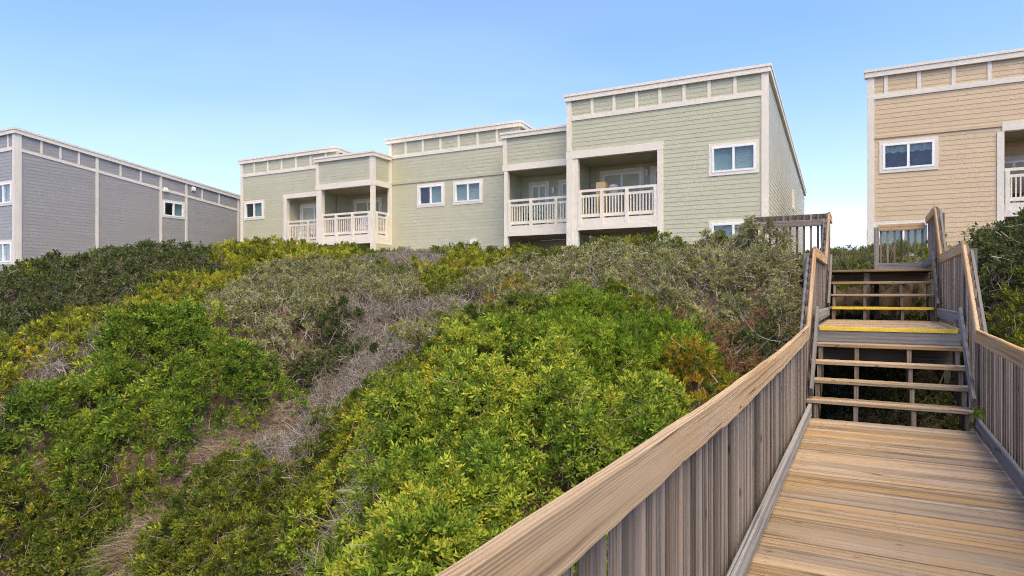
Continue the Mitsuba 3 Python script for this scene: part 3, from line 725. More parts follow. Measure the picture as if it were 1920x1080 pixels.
# the two low porches that stand forward of the main wall
for s0, s1, corner in ((-9.66, -6.65, False), (-19.42, -16.14, True)):
    wall(GB, GL, s0, s1, 5.06, 6.10, [], SG, low=5.06)
    trim(GB, GL, s0 - 0.05, s1 + (0.03 if corner else 0.0), 4.80, 5.05, -0.16, 0.04, 'header_beam')
    trim(GB, GL, s0 - 0.02, s0 + 0.14, 5.051, 6.06, -0.08, 0.045, 'corner_board')
    bk = recess(GB, GL, s0, s1, 1.95 if corner else 1.4, 2.66, 4.78, SG, right_open=corner)
    mb = MB()
    GL.box(mb, s0 - 0.10, s1 + (0.10 if corner else -0.0), -1.2, 0.10, 6.06, 6.20)
    GL.box(mb, s0 - 0.12, s1 + (0.12 if corner else -0.0), -1.2, 0.125, 6.202, 6.28)
    mb.put(num(GB + '__porch_roof'), TRIM)
    floor_band(GB, GL, s0 + 0.02, s1)
    recess(GB, GL, s0, s1, 2.2, 0.2, 2.26, SG)
    if corner:
        trim(GB, GL, s1 - 0.16, s1 + 0.03, 5.051, 6.06, -0.16, 0.045, 'corner_board')
        trim(GB, GL, s1 - 0.14, s1 + 0.02, 0.2, 4.795, -0.16, 0.02, 'porch_post')
        sf = GL.side(s1, 0)
        wall(GB, sf, 0.16, 1.24, 5.06, 6.10, [], SG, low=5.06)
        trim(GB, sf, 0.05, 1.24, 4.80, 5.05, -0.16, 0.04, 'header_beam')
        trim(GB, sf, 1.08, 1.25, 0.2, 6.05, -0.06, 0.05, 'porch_post')
        floor_band(GB, sf, 0.17, 1.07)
        railing(GB, sf, 0.17, 1.07, (0.25, 1.0))
        glass_door(GB, bk, -18.95, -17.2, 2.66, 4.60)
        trim(GB, GL, s0, s0 + 0.30, 0.2, 4.795, -0.2, 0.03, 'porch_post')
        railing(GB, GL, s0 + 0.31, s1 - 0.15, (s0 + 0.36, -18.25, -17.3, s1 - 0.2))
    else:
        glass_door(GB, bk, -9.25, -8.35, 2.66, 4.55, 2)
        glass_door(GB, bk, -7.95, -7.05, 2.66, 4.55, 1)
        trim(GB, bk, -8.19, -8.11, 4.05, 4.27, 0.02, 0.10, 'porch_lamp', 'plastic_white')
        trim(GB, GL, s0 + 0.02, s0 + 0.17, 0.2, 4.795, -0.16, 0.03, 'porch_post')
        railing(GB, GL, s0 + 0.18, s1 - 0.05, (s0 + 0.24, -8.5, -7.45))
tag(GB, 'long sage green condominium block with cream trim and recessed balconies on the dune crest', 'building')
tag(GB + '__roof', 'cream fascia of the tall end block')
chair('garden_chair', GL, -17.75, -0.95, 2.66, 'white garden chair with fanned slat back on the corner porch of the green building', group=None)
chair('garden_chair_001', GA, -21.55, -0.36, 2.66, 'white rounded garden chair on the leftmost balcony of the green building')
chair('garden_chair_002', GL, -8.75, -0.75, 2.66, 'teal garden chair on the low middle porch of the green building', 'plastic_teal')
mb = MB()
G0.box(mb, -5.70, -5.36, -0.75, -0.40, 2.66, 3.98)
mb.put('storage_box', 'cushion_tan')
tag('storage_box', 'tall tan box behind the railing of the largest green balcony', 'box')
cyl = trimesh.creation.cylinder(radius=0.17, height=1.15, sections=20)
cyl.apply_translation(G0(-5.10, -0.55, 2.66 + 0.575))
cap = trimesh.creation.icosphere(subdivisions=2, radius=0.17)
cap.apply_scale([1, 1, 0.45])
cap.apply_translation(G0(-5.10, -0.55, 2.66 + 1.15))
scene['covered_heater'] = mikit.ply(trimesh.util.concatenate([cyl, cap]), 'metal_grey', smooth=40)
tag('covered_heater', 'grey round topped canister beside the tan box on the largest green balcony', 'heater')

# the tan building on the right
TB = 'tan_building'
TRIM = 'trim_pale'
B0 = frame_yaw((11.245, 20.2), 27.5)
ST = 'siding_tan'
wall(TB, B0, 0.001, 3.40, 0.2, 6.84, [(0.30, 1.85, 3.80, 4.80), (0.16, 1.72, 1.2, 2.30)], ST, low=0.6)
wall(TB, B0, 3.40, 9.0, 4.80, 6.84, [], ST, low=4.8)
wall(TB, B0, 7.2, 9.0, 0.2, 4.80, [], ST, low=2.0)
frieze(TB, B0, 0.16, 9.0, 0.875, first=0.32)
trim(TB, B0, -0.03, 0.165, 0.2, 6.83, -0.08, 0.045, 'corner_board')
trim(TB, B0, 0.166, 3.40, 4.90, 4.985, 0.0, 0.045, 'drip_board', ST)
trim(TB, B0, 3.40, 7.3, 4.76, 5.02, -0.16, 0.055, 'header_beam')
trim(TB, B0, 3.28, 3.45, 0.2, 4.755, -0.14, 0.046, 'porch_post')
bk = recess(TB, B0, 3.42, 7.2, 1.7, 2.66, 4.75, ST)
glass_door(TB, bk, 3.30, 5.2, 2.66, 4.30, 3)
floor_band(TB, B0, 3.46, 7.2)
railing(TB, B0, 3.47, 7.2, (3.53, 4.9, 6.2))
recess(TB, B0, 3.42, 7.2, 1.7, 0.2, 2.26, ST)
window(TB, B0, 0.30, 1.85, 3.80, 4.80, ('curtain', 'curtain'))
window(TB, B0, 0.16, 1.72, 1.2, 2.30, ('dim', 'dim'))
BL0 = frame_yaw((11.245, 20.2), 29.3)
mb = MB()
fascia(mb, B0, 0.0, 9.0)
roof_slab(mb, B0, 2.0, 9.0, 18.0, 7.0, 0.9)
mb.add([q for a_, b_ in ((B0, 0.0), (BL0, 18.0)) for s_ in (0.05, 2.0) for q in (a_(s_, -b_, 6.88 - 0.05 * b_), a_(s_, -b_, 7.0 - 0.05 * b_))], BOXF[:, ::-1])
mb.put(TB + '__roof', TRIM)
BL = Frame(B0.o, -BL0.n, -BL0.e)
wall(TB, BL, 0.1, 18.0, 0.2, 7.0, [], ST, top=lambda s: 6.84 - 0.9 * s / 18, low=1.0)
trim(TB, BL, 0.55, 0.95, 3.0, 4.3, 0.0, 0.035, 'meter_box', 'metal_grey')
tag(TB, 'tan lap sided condominium block with cream trim at the right edge, behind the stairs', 'building')
# its wicker chair
cb = trimesh.creation.icosphere(subdivisions=3, radius=0.3)
v = cb.vertices
v[:, 1] *= 0.25
v[:, 2] *= 1.6
v[:, 2] += 0.66
v[:, 1] -= 0.18 + 0.1 * (v[:, 2] - 0.6)
ang = math.radians(-27.5)
rot = np.array([[math.cos(ang), -math.sin(ang), 0], [math.sin(ang), math.cos(ang), 0], [0, 0, 1]])
pos = B0(3.75, -0.75, 2.66)
scene['wicker_chair__back'] = mikit.ply((cb.vertices @ rot.T @ np.diag([1, -1, 1]) * np.array([1, -1, 1]) + pos, cb.faces), 'wicker', smooth=True)
mb = MB()
B0.box(mb, 3.45, 4.05, -0.85, -0.30, 2.98, 3.10)
mb.put('wicker_chair__seat', 'wicker')
for i, (s, d) in enumerate(((3.48, -0.82), (4.02, -0.82), (3.48, -0.33), (4.02, -0.33))):
    mb = MB()
    B0.box(mb, s - 0.025, s + 0.025, d - 0.025, d + 0.025, 2.66, 2.98)
    mb.put(num('wicker_chair__leg'), 'wicker')
tag('wicker_chair', 'dark woven chair with a round back on the balcony of the tan building', 'chair')

# the grey building on the left: a short piece of its front and its long side wall
YB = 'grey_building'
Y0 = frame_yaw((-21.0, 27.06), 27.5)
SY = 'siding_grey'
wall(YB, Y0, -6.0, -0.001, 0.2, 6.84, [(-1.72, -0.18, 3.82, 4.88), (-1.72, -0.18, 1.3, 2.34)], SY, low=1.0)
window(YB, Y0, -1.72, -0.18, 3.82, 4.88, ('dark', 'blind'))
window(YB, Y0, -1.72, -0.18, 1.3, 2.34, ('dim', 'dim'))
frieze(YB, Y0, -6.0, -0.18, 0.96, first=0.66)
trim(YB, Y0, -0.16, 0.03, 0.2, 6.83, -0.08, 0.045, 'corner_board')
YS = Y0.side(0, 0)
SL = 1.31 / 11.33
wall(YB, YS, 0.0, 13.5, 0.2, 7.0, [(6.56, 7.81, 4.02, 4.90)], SY, top=lambda s: 6.84 - SL * s, low=1.0)
window(YB, YS, 6.54, 7.82, 4.00, 4.92, ('dark', 'dim'), 0.09)
trim(YB, YS, 0.046, 0.22, 0.2, 6.80, 0.0, 0.04, 'corner_board')
for s in (3.32, 6.47, 7.90, 11.2):
    trim(YB, YS, s - 0.065, s + 0.065, 0.2, 6.83 - SL * s, 0.0, 0.04, 'corner_board')
for s in (0.98, 1.74, 2.52, 4.42, 5.42, 8.85, 9.92):
    trim(YB, YS, s - 0.045, s + 0.045, 6.26 - SL * s, 6.83 - SL * s, 0.0, 0.034, 'batten')
mb = MB()
mb.add([YS(s, d, z - SL * s) for s in (0.22, 13.5) for d in (-0.01, 0.037) for z in (6.12, 6.25)], BOXF)
mb.put(num(YB + '__frieze_rail'), TRIM)
for s, z in ((6.72, 5.42), (8.30, 5.70)):
    mb = MB()
    YS.box(mb, s - 0.10, s + 0.10, 0.02, 0.05, z - 0.12, z + 0.12)
    mb.add([YS(s + x, d, zz) for x in (-0.085, 0.085) for d, zt in ((0.05, z + 0.10), (0.13, z + 0.03)) for zz in (z - 0.09, zt)], BOXF)
    mb.put(num(YB + '__vent_hood'), 'plastic_white')
mb = MB()
fascia(mb, Y0, -6.0, 0.0)
slope_fascia(mb, YS, 13.5, SL * 13.5)
roof_slab(mb, Y0, -6.0, 0.0, 13.5, 7.0, SL * 13.5)
mb.put(YB + '__roof', TRIM)
tag(YB, 'grey lap sided condominium block with a long side wall, left of the green building', 'building')

# a pale house far beyond, glimpsed under the upper handrail
H0 = frame_yaw((27.6, 62.0), 27.5)
mb = MB()
H0.box(mb, -4.2, 0, -8, 0, 0, 6.0)
mb.put('distant_house__wall', 'vinyl_white')
bs('roof_blue', rgb(0.33, 0.35, 0.40), 0.8, 0.2)
mb = MB()
mb.add([H0(-4.5, 0.4, 6.0), H0(0.3, 0.4, 6.0), H0(0.3, -8.4, 6.0), H0(-4.5, -8.4, 6.0), H0(-4.5, -4, 7.2), H0(0.3, -4, 7.2)], [[0, 1, 5, 4], [2, 3, 4, 5], [0, 4, 3, 3], [1, 2, 5, 5], [0, 3, 2, 1]])
mb.put('distant_house__roof', 'roof_blue')
mb = MB()
H0.box(mb, -1.6, -0.6, 0.0, 0.06, 3.2, 4.6)
mb.put('distant_house__window', 'window_dim_tone')
tag('distant_house', 'pale house far behind the green building, glimpsed through the upper handrail', 'house')


# ------------------------------------------------------------------ boardwalk, stairs and railings
RW = np.random.default_rng(5)
R3 = np.array([R[0], R[1], 0.0])
U3 = np.array([U[0], U[1], 0.0])
Z3 = np.array([0, 0, 1.0])


def plank_across(key, a, z, w, t, c0, c1, mat, wob=0.006, tilt=0.0, seg=0.12):
    mb = MB()
    board(mb, Wp(a, c0, z - t / 2), Wp(a + tilt, c1, z - t / 2), U3 + 0.0 * Z3, w, t, 0.005, seg, wob)
    mb.put(key, mat)




a = 0.055
while a > -10.5:
    z = -1.42 + 0.018 * a + RW.normal(0, 0.0012)
    plank_across(num('boardwalk__deck_board'), a - 0.07, z, 0.1295 + RW.normal(0, 0.0018), 0.036, -0.07 + RW.normal(0, 0.004), WID + 0.07, 'wood_deck', 0.0022, RW.normal(0, 0.0015), 0.10)
    a -= 0.1405
for i, c in enumerate((0.05, 0.75, 1.46)):
    mb = MB()
    board(mb, Wp(-10.5, c, -1.42 - 0.19 - 0.04 - 0.1), Wp(0.02, c, -1.42 - 0.04 - 0.1), Z3, 0.19, 0.045)
    mb.put(num('boardwalk__joist'), 'wood_picket')
for c, nm in ((-0.019, 0), (WID + 0.019, 1)):
    seg = [-10.5, -5.2, -0.02] if nm == 0 else [-10.5, -3.1, -0.02]
    for s0, s1 in zip(seg[:-1], seg[1:]):
        mb = MB()
        board(mb, Wp(s0 + 0.004, c, deck_z(s0) + 0.105), Wp(s1, c, deck_z(s1) + 0.105), Z3, 0.14, 0.037, 0.007, 0.08, 0.004)
        mb.put(num('boardwalk__kick_board'), 'wood_grey')
for a in (-9.6, -7.2, -4.8, -2.4, -0.10):
    for c in (-0.12, WID + 0.12):
        mb = MB()
        board(mb, Wp(a, c, -4.6), Wp(a, c, deck_z(a) - 0.06), R3, 0.09, 0.09)
        mb.put(num('boardwalk__support_post'), 'wood_picket')
tag('boardwalk', 'gently rising boardwalk of weathered tan deck boards with grey kick boards along both edges', kind='structure')

# stairs: treads on notched stringers
def stairs(key, a0, n, run, z0, rise, c0, c1, cs, nose_yellow=()):
    for i in range(n):
        a, z = a0 + i * run, z0 + (i + 1) * rise
        for j in (0, 1):
            plank_across(num(key + '__tread'), a + 0.068 + j * 0.139, z + RW.normal(0, 0.001), 0.134, 0.042, c0, c1, 'wood_deck', 0.002, RW.normal(0, 0.003))
        if i in nose_yellow:
            mb = MB()
            board(mb, Wp(a - 0.004, c0 + 0.03, z - 0.018), Wp(a - 0.004, c1 - 0.03, z - 0.018), Z3, 0.045, 0.014, 0.002)
            mb.put(num(key + '__yellow_nosing'), 'yellow_paint')
    for c in cs:
        poly = [(a0 + 0.02, z0 - 0.02)]
        for i in range(n):
            a, z = a0 + 0.02 + i * run, z0 + (i + 1) * rise - 0.044
            poly += [(a, z), (a + run, z)]
        poly += [(a0 + n * run + 0.02, z0 + n * rise - 0.40), (a0 + 0.28, z0 - 0.12)]
        import shapely.geometry as sg
        m = trimesh.creation.extrude_polygon(sg.Polygon(poly), 0.045, engine='earcut')
        v = m.vertices
        k = BOARD[0]
        BOARD[0] += 1
        w = np.array([Wp(p[0], c - 0.0225 + p[2], p[1]) for p in v])
        mb = MB()
        mb.add(w, m.faces, np.stack([40.0 * k + v[:, 1] + 3, v[:, 0] + v[:, 2]], 1))
        mb.put(num(key + '__stringer'), 'wood_picket' if 0.1 < c < 1.4 and key == 'x' else 'wood_picket')


stairs('staircase', 0.13, 4, 0.2925, -1.42, 0.20, -0.07, WID + 0.03, (0.03, 0.44, 1.0, WID - 0.03))
tag('staircase', 'lower flight of four open wooden treads that rises from the end of the boardwalk', 'stairs')
stairs('staircase_001', 4.1, 3, 0.28, -0.42, 0.2175, 0.0, WID, (0.05, 0.52, 1.06, WID - 0.05), (0,))
tag('staircase_001', 'upper flight of open wooden treads whose lowest tread has a yellow edge', 'stairs')

# middle landing
a = 1.30
i = 0
while a < 4.15:
    plank_across(num('landing__deck_board'), a + 0.068, -0.42 + RW.normal(0, 0.001), 0.134, 0.038, -0.05, WID + 0.05, 'wood_deck', 0.002, RW.normal(0, 0.002))
    a += 0.1405
mb = MB()
board(mb, Wp(1.296, 0.0, -0.443), Wp(1.296, WID, -0.443), Z3, 0.049, 0.016, 0.002)
mb.put('landing__yellow_nosing', 'yellow_paint')
mb = MB()
board(mb, Wp(1.325, -0.03, -0.462 - 0.10), Wp(1.325, WID + 0.03, -0.462 - 0.10), Z3, 0.19, 0.04, 0.004, 0.15, 0.002)
mb.put('landing__rim_board', 'wood_grey')
mb = MB()
board(mb, Wp(1.46, -0.03, -0.80), Wp(1.46, WID + 0.03, -0.80), Z3, 0.24, 0.04)
mb.put('landing__rim_board_001', 'wood_picket')
for a in (1.5, 3.9):
    for c in (-0.13, WID + 0.13):
        mb = MB()
        board(mb, Wp(a, c, -2.9), Wp(a, c, -0.5), R3, 0.09, 0.09)
        mb.put(num('landing__support_post'), 'wood_grey')
tag('landing', 'wooden landing between the two flights with a bright yellow front edge', 'landing')

# top landing and the walkway that leaves it to the left
a = 4.94
while a < 6.85:
    plank_across(num('landing_001__deck_board'), a + 0.068, 0.45 + RW.normal(0, 0.001), 0.134, 0.038, -0.03 if a > 5.0 else 0.0, WID + 0.03, 'wood_deck', 0.002)
    a += 0.1405
c = -0.10
while c > -1.6:
    mb = MB()
    board(mb, Wp(5.02, c, 0.431), Wp(6.6, c, 0.431), R3, 0.134, 0.038)
    mb.put(num('landing_001__walk_board'), 'wood_deck')
    c -= 0.1405
mb = MB()
board(mb, Wp(5.5, 0.0, 0.31), Wp(5.5, WID, 0.31), Z3, 0.19, 0.04)
mb.put('landing_001__rim_board', 'wood_picket')
for a in (5.1, 6.7):
    for c in (-0.1, 0.55, WID + 0.1):
        mb = MB()
        board(mb, Wp(a, c, -1.2), Wp(a, c, 0.40), R3, 0.09, 0.09)
        mb.put(num('landing_001__support_post'), 'wood_picket')
tag('landing_001', 'uppermost wooden landing where the walkway turns left behind the shrubs', 'landing')


def rail_side(key, c, sgn, line, pick=None, outer=(), kick=(), wob=0.004, width=0.14, cut=0.012, bows=()):
    """Handrail boards on the inner face, square pickets behind them, optional lower outer boards. line: (a, z of the rail's top); sgn: +1 if outwards is +c."""
    for i, ((a0, z0), (a1, z1)) in enumerate(zip(line[:-1], line[1:])):
        sl = math.hypot(a1 - a0, z1 - z0) / (a1 - a0)
        mb = MB()
        board(mb, Wp(a0 + 0.002, c + sgn * 0.019, z0 - width * sl / 2), Wp(a1, c + sgn * 0.019, z1 - width * sl / 2), Z3, width, 0.038, 0.009, 0.05, wob, bows[i] if i < len(bows) else 0.0)
        mb.put(num(key + '__rail'), 'wood_rail')
        if i in outer:
            mb = MB()
            board(mb, Wp(a0 + 0.05, c + sgn * 0.095, z0 - 0.06 - width * sl / 2), Wp(a1 + 0.03, c + sgn * 0.095, z1 - 0.06 - width * sl / 2), Z3, width, 0.036, 0.007, 0.08, wob)
            mb.put(num(key + '__outer_rail'), 'wood_grey')
        if i in kick:
            q0, q1 = deck_z(a0 + 0.02), deck_z(a1 - 0.02)
            h = 0.14 if abs(q1 - q0) < 0.3 else 0.135
            mb = MB()
            e = 0.0 if abs(q1 - q0) < 0.3 else 0.10
            board(mb, Wp(a0 + 0.01, c - sgn * 0.019, q0 + h + e), Wp(a1 - 0.01, c - sgn * 0.019, q1 + h + e), Z3, 0.14, 0.037, 0.006, 0.1, wob)
            mb.put(num(key + '__kick_board'), 'wood_grey')
    aa = line[0][0] + 0.04
    while aa < line[-1][0]:
        zt = np.interp(aa, [q[0] for q in line], [q[1] for q in line])
        mb = MB()
        x = aa + RW.normal(0, 0.004)
        cc = c + sgn * (0.053 + RW.normal(0, 0.0015))
        board(mb, Wp(x + RW.normal(0, 0.003), cc, deck_z(aa) - 0.16), Wp(x, cc, zt - cut + RW.normal(0, 0.003)), R3, 0.028, 0.040 + RW.normal(0, 0.002), 0.003)
        mb.put(num(key + '__picket'), 'wood_picket')
        aa += 0.116
    return key


# near railings along the boardwalk
rail_side('railing', -0.038, -1, [(-9.6, -0.47), (-7.9, -0.452), (0.16, -0.36)], wob=0.008, cut=0.11, width=0.16, bows=(0.0, 0.055))
tag('railing', 'nearest wooden railing with a thick worn tan handrail, left of the deck boards', 'railing')
rail_side('railing_001', WID + 0.038, 1, [(-9.6, -0.55), (-4.3, -0.445), (0.16, -0.365)], cut=0.07)
tag('railing_001', 'wooden railing along the right edge of the boardwalk, running out of the picture at right', 'railing')
# stairs and middle landing
LINE = [(0.16, -0.37), (1.30, 0.645), (4.02, 0.645), (5.0, 1.525)]
rail_side('railing_002', -0.038, -1, LINE + [(5.9, 1.53)], outer=(0, 2), kick=(0, 1, 2))
tag('railing_002', 'stepped wooden railing on the left side of the stairs, beside the olive scrub', 'railing')
rail_side('railing_003', WID + 0.038, 1, LINE + [(6.78, 1.53)], outer=(0, 2, 3), kick=(0, 1, 2, 3))
tag('railing_003', 'stepped wooden railing on the right side of the stairs, against the dark hedge', 'railing')
for key, c in (('railing_002', -0.15), ('railing_003', WID + 0.15)):
    for a, z0, z1 in ((0.22, -2.6, -0.52), (1.36, -2.2, 0.56), (4.08, -1.6, 0.5), (5.02, -1.0, 1.40)):
        mb = MB()
        board(mb, Wp(a, c, z0), Wp(a, c, z1), R3, 0.088, 0.088, 0.006)
        mb.put(num(key + '__post'), 'wood_grey')


def rail_across(key, a, c0, c1, zt, zd, out, kick=True, outer=False, low=0.0):
    """Railing that runs across the way; out: +1 if its outer side is away from the camera. low: how far the outer board hangs below the inner one."""
    mb = MB()
    board(mb, Wp(a, c0, zt - 0.07), Wp(a, c1, zt - 0.07), Z3, 0.14, 0.036, 0.006, 0.1, 0.003)
    mb.put(num(key + '__rail'), 'wood_rail' if not outer else 'wood_picket')
    if kick:
        mb = MB()
        board(mb, Wp(a, c0, zd + 0.12), Wp(a, c1, zd + 0.12), Z3, 0.14, 0.036, 0.006, 0.1, 0.003)
        mb.put(num(key + '__kick_board'), 'wood_grey')
    if outer:
        mb = MB()
        board(mb, Wp(a + out * 0.076, c0, zt - 0.08 - low), Wp(a + out * 0.076, c1, zt - 0.08 - low), Z3, 0.12, 0.036, 0.006, 0.1, 0.003)
        mb.put(num(key + '__outer_rail'), 'wood_picket')
    c = c0 + 0.06
    while c < c1 - 0.02:
        mb = MB()
        board(mb, Wp(a + out * 0.038, c, zd - 0.12), Wp(a + out * 0.038, c, zt - 0.01), R3, 0.036, 0.036, 0.003)
        mb.put(num(key + '__picket'), 'wood_picket')
        c += 0.118


rail_across('railing_004', 6.80, 0.74, WID + 0.03, 1.42, 0.45, 1)
mb = MB()
board(mb, Wp(6.82, 0.72, -0.6), Wp(6.82, 0.72, 1.36), R3, 0.09, 0.09, 0.006)
mb.put('railing_004__post', 'wood_grey')
# its return: the handrail of a stair that descends behind the top landing
mb = MB()
board(mb, Wp(6.85, 0.70, 1.30), Wp(8.6, 0.70, 0.30), Z3, 0.14, 0.036, 0.006)
mb.put('railing_004__descending_rail', 'wood_rail')
aa = 6.92
while aa < 8.5:
    mb = MB()
    board(mb, Wp(aa, 0.74, -0.6), Wp(aa, 0.74, 1.30 - (aa - 6.85) * 0.57), R3, 0.036, 0.036, 0.003)
    mb.put(num('railing_004__picket'), 'wood_picket')
    aa += 0.118
tag('railing_004', 'short tan railing across the back of the top landing, in front of the tan building', 'railing')
rail_across('railing_005', 5.02, -1.36, -0.09, 1.50, 0.45, -1, kick=False, outer=True, low=0.09)
mb = MB()
board(mb, Wp(4.98, -1.42, -0.2), Wp(4.98, -1.42, 1.46), R3, 0.09, 0.09, 0.006)
mb.put('railing_005__post', 'wood_picket')
tag('railing_005', 'grey brown railing rising out of the scrub in front of the tall green block', 'railing')


# ------------------------------------------------------------------ the plants
PR = np.random.default_rng(21)
# kind: palette (albedo), share of each colour, leaf length, width, leaves per sprig, polar angle range, twigs per sprig, twig colours, depth of the leaf shell, density
KINDS = {
    'leafy': dict(clus=5, dome=0.085, pal=[(0.095, 0.165, 0.024), (0.22, 0.31, 0.038), (0.38, 0.44, 0.055), (0.56, 0.52, 0.065)], mix=(0.24, 0.32, 0.27, 0.17), L=0.050, W=0.0205, n=9, pol=(22, 88), tw=0.10, depth=0.30, den=1.0, up=0.55),
    'deep': dict(clus=5, dome=0.08, pal=[(0.075, 0.14, 0.022), (0.15, 0.23, 0.03), (0.25, 0.33, 0.04), (0.40, 0.42, 0.05)], mix=(0.28, 0.38, 0.24, 0.10), L=0.050, W=0.0205, n=9, pol=(22, 88), tw=0.18, depth=0.28, den=1.0, up=0.6),
    'fresh': dict(clus=5, dome=0.085, pal=[(0.10, 0.18, 0.024), (0.20, 0.31, 0.034), (0.31, 0.40, 0.045), (0.48, 0.48, 0.055)], mix=(0.22, 0.37, 0.28, 0.13), L=0.052, W=0.0145, n=10, pol=(10, 65), tw=0.08, depth=0.28, den=1.0, up=0.8),
    'orange': dict(clus=5, dome=0.085, pal=[(0.13, 0.22, 0.025), (0.24, 0.25, 0.026), (0.42, 0.25, 0.028), (0.48, 0.33, 0.035)], mix=(0.34, 0.24, 0.24, 0.18), L=0.046, W=0.016, n=9, pol=(8, 55), tw=0.15, depth=0.28, den=1.0, up=0.9),
    'yellow': dict(clus=5, dome=0.085, pal=[(0.13, 0.21, 0.025), (0.27, 0.32, 0.035), (0.43, 0.41, 0.04), (0.52, 0.44, 0.04)], mix=(0.32, 0.28, 0.18, 0.22), L=0.050, W=0.0205, n=9, pol=(22, 88), tw=0.12, depth=0.26, den=1.0, up=0.6),
    'dark': dict(clus=6, dome=0.06, pal=[(0.085, 0.11, 0.036), (0.13, 0.155, 0.05), (0.06, 0.08, 0.03), (0.22, 0.23, 0.085), (0.25, 0.18, 0.09)], mix=(0.36, 0.26, 0.22, 0.10, 0.06), L=0.045, W=0.021, n=8, pol=(25, 95), tw=0.6, depth=0.26, den=0.9, up=0.4),
    'olive': dict(clus=5, dome=0.055, pal=[(0.17, 0.19, 0.065), (0.26, 0.27, 0.10), (0.34, 0.33, 0.15), (0.42, 0.36, 0.22), (0.34, 0.37, 0.07)], mix=(0.3, 0.26, 0.22, 0.12, 0.10), L=0.042, W=0.019, n=8, pol=(15, 85), tw=0.6, depth=0.24, den=0.95, up=0.5),
    'rust': dict(pal=[(0.20, 0.15, 0.055), (0.27, 0.12, 0.055), (0.20, 0.19, 0.055), (0.32, 0.22, 0.10)], mix=(0.32, 0.24, 0.26, 0.18), L=0.040, W=0.018, n=8, pol=(15, 85), tw=0.8, depth=0.18, den=0.9, up=0.5),
    'gold': dict(clus=6, dome=0.06, pal=[(0.13, 0.15, 0.03), (0.23, 0.26, 0.034), (0.36, 0.37, 0.042), (0.49, 0.45, 0.045), (0.52, 0.34, 0.05)], mix=(0.20, 0.26, 0.26, 0.18, 0.10), L=0.048, W=0.020, n=9, pol=(10, 70), tw=0.45, depth=0.14, den=0.95, up=0.8),
    'bare': dict(pal=[(0.22, 0.20, 0.10), (0.32, 0.27, 0.18), (0.20, 0.22, 0.07)], mix=(0.4, 0.3, 0.3), L=0.030, W=0.011, n=5, pol=(15, 95), tw=2.0, depth=0.20, den=0.8, up=0.5),
    'mat': dict(clus=5, dome=0.045, pal=[(0.08, 0.11, 0.024), (0.12, 0.165, 0.026), (0.20, 0.24, 0.032), (0.33, 0.33, 0.04), (0.42, 0.36, 0.05)], mix=(0.22, 0.30, 0.25, 0.15, 0.08), L=0.042, W=0.016, n=9, pol=(12, 75), tw=0.3, depth=0.18, den=0.95, up=0.75),
    'pine': dict(pal=[(0.17, 0.18, 0.075), (0.23, 0.23, 0.10), (0.11, 0.125, 0.05)], mix=(0.4, 0.35, 0.25), L=0.10, W=0.012, n=14, pol=(8, 60), tw=0.4, depth=0.30, den=1.0, up=0.9),
}
TWC = {'bare': [(0.27, 0.235, 0.205), (0.19, 0.16, 0.14), (0.36, 0.32, 0.28)], 'olive': [(0.40, 0.34, 0.26), (0.26, 0.21, 0.165), (0.47, 0.42, 0.33)], 'rust': [(0.26, 0.15, 0.11), (0.32, 0.25, 0.20)],
       'dark': [(0.22, 0.19, 0.16), (0.33, 0.29, 0.25), (0.13, 0.105, 0.09)], None: [(0.24, 0.19, 0.14), (0.32, 0.27, 0.21)]}


def at(px, py, Z):
    return (px - 960) / 1200 * Z, Z


M = 640000
th = np.radians(PR.uniform(-42, 42, M))
lr = PR.uniform(math.log(2.5), math.log(23.5), M)
rad = np.exp(lr)
sx, sy = rad * np.sin(th), rad * np.cos(th)
q = np.stack([sx, sy], 1)
sz = COVER(q)
gX, gY = NX(q), NY(q)
nrm = np.stack([-gX, -gY, np.ones(M)], 1)
slope = np.linalg.norm(nrm, axis=1)
nrm /= slope[:, None]
P = np.stack([sx, sy, sz], 1)
view = -P / np.linalg.norm(P, axis=1, keepdims=True)
facing = (nrm * view).sum(1)
wa, wc = to_walk(sx, sy)
ok = ~((np.abs(wc - WID / 2) < WID / 2 + 0.16) & (wa < 6.95))
under = (np.abs(wc - WID / 2) < WID / 2 + 0.3) & (wa > 0.25) & (wa < 7.3) & (sz < np.vectorize(deck_z)(wa) - np.where(wa > 5.6, 0.06, 0.42))
ok |= under
ok &= ~((wc > -1.55) & (wc < 0.2) & (wa > 4.95) & (wa < 6.7))
# keep off the buildings' footprints
for fr, s0, s1, dmax in ((G0, -7.0, 0.4, 0.25), (GA, -26.5, 0.0, 1.6), (B0, -0.4, 9.5, 0.3), (Y0, -7, 0.4, 0.3)):
    rel = np.stack([sx, sy], 1) - fr.o
    s_, d_ = rel @ fr.e, rel @ fr.n
    ok &= ~((s_ > s0) & (s_ < s1) & (d_ < dmax))
gdd = seg_dist(sx, sy, GUL)
barep = np.exp(-(gdd / (0.30 + 0.12 * np.clip(1 - np.abs(sy - 7.9) / 1.6, 0, 1))) ** 2) * np.clip((11.8 - sy) / 2.5, 0, 1)
nz = meshkit.fbm(np.stack([sx * 1.4, sy * 1.4, sx * 0], 1), 3, seed=17)
nz2 = meshkit.fbm(np.stack([sx * 0.7, sy * 0.7, sx * 0 + 5], 1), 2, seed=31)
